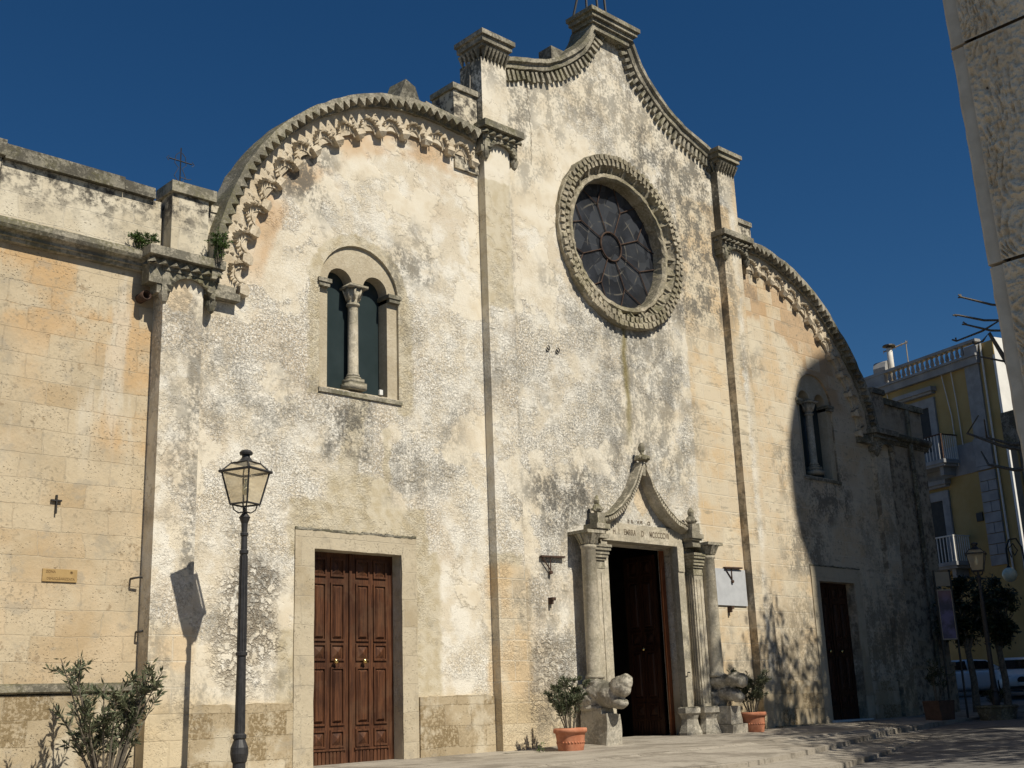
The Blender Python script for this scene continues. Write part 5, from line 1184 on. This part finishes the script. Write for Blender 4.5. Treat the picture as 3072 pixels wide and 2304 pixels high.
# ------------------------------------------------------------------ near stone building and an unseen tower added to throw the arched shade
tw = thing('corner_building', (8.5, -17, -.26), 'tooled limestone building with a smooth corner margin at the right edge, close to the viewer', 'building')
def rough_box(x0, x1, y0, y1, z0, z1, name, mat, st=.06, amt=.012):
    bm = BM(); box(bm, x0, x1, y0, y1, z0, z1)
    return obj(name, bm, mat, tw)
zj = [-.3, .6, 1.65, 2.72, 3.815, 4.9, 6.0, 7.2]
for a, b in zip(zj, zj[1:]):
    # margin course: an irregular corner strip, then the tooled field
    bm = BM(); n = 24; rows = []
    for i in range(n+1):
        z = a+.008+(b-a-.016)*i/n; e = .010*mnoise.noise(Vector((3.1, a, z*5)))+.006*mnoise.noise(Vector((1, 2, z*17)))
        bulge = -.05*max(0, 1-abs(z-2.15)/.35) if a < 2.2 else 0
        ye = -13.795-.022*(4.2-z)+.0; rows.append([(5.0, ye-.075, z), (5.0, ye-.012-abs(e), z), (5.010, ye-abs(e), z), (6.2, ye, z), (6.2, ye-.075, z)])
    strip(bm, rows); obj('corner_margin', bm, 'draft', tw)
    bm = BM(); box(bm, 5.03, 12, -20, -13.95, a+.008, b-.008)
    fine_ = b > 1.5 and a < 4.6; ny = 105 if fine_ else 4; nz = int((b-a)/.005) if fine_ else 4; gr = []
    for i in range(nz+1):
        z = a+.008+(b-a-.016)*i/nz; row = []; y1 = -13.867-.022*(4.2-z)
        for j in range(ny+2):
            y = y1-.42*j/ny if j <= ny else -20
            w = mnoise.noise(Vector((y*4, z*4, 5)))*.05; sl_y = (y+w)*math.cos(w*4)+z*math.sin(w*4)*.3
            t = mnoise.noise(Vector((sl_y*54, z*17, 1)))+.7*mnoise.noise(Vector(((y+w)*34, z*40, 7)))+.35*mnoise.noise(Vector((y*80, z*60, 2)))
            edge = min(1, j/3, i/3, (nz-i)/3) if fine_ and j <= ny else 0
            row.append(bm.verts.new((4.990-.022*t*edge, y, z)))
        gr.append(row)
    for i in range(nz):
        for j in range(ny+1): bm.faces.new((gr[i][j], gr[i+1][j], gr[i+1][j+1], gr[i][j+1]))
    obj('tooled_course', bm, 'tool', tw)
bm = BM(); box(bm, 5.012, 11.98, -19.98, -13.93, -.3, 7.15); obj('joint_bed', bm, 'joint', tw)
cs, sn, tn = math.cos(SUN_AZ), math.sin(SUN_AZ), math.tan(SUN_EL)
def cast(P, y): return [(x+(-y)*math.tan(SUN_AZ), z+(-y)/cs*tn) for x, z in P]
prof = [(24.76, 3.9), (24.74, 4.5), (24.46, 5.06), (24.30, 5.75), (24.26, 6.4), (24.29, 6.95), (24.52, 7.6), (24.85, 8.3), (25.15, 8.82), (25.48, 9.08), (25.98, 9.36), (26.79, 9.70), (27.8, 9.9), (29, 9.95), (60, 9.95)]  # shade outline on the front, projected back along the sun to shape the tower
pf = [(p.x, p.y) for p in spline(cast(prof, -20), 4)]
tb = thing('shade_tower', (40, -21, 0), 'tall round shouldered tower added unseen behind the viewer to throw the arched shade', 'tower')
bm = BM(); prism(bm, [(pf[-1][0], -.3), (pf[0][0], -.3)][::-1] + [] if False else [(pf[0][0], -.3)] + pf + [(pf[-1][0], -.3)], -20.6, -20.0); obj('front_wall', bm, 'wing', tb)
bm = BM(); box(bm, pf[0][0]+.5, pf[-1][0]-.5, -32, -20.61, -.3, 24); obj('body', bm, 'wing', tb)
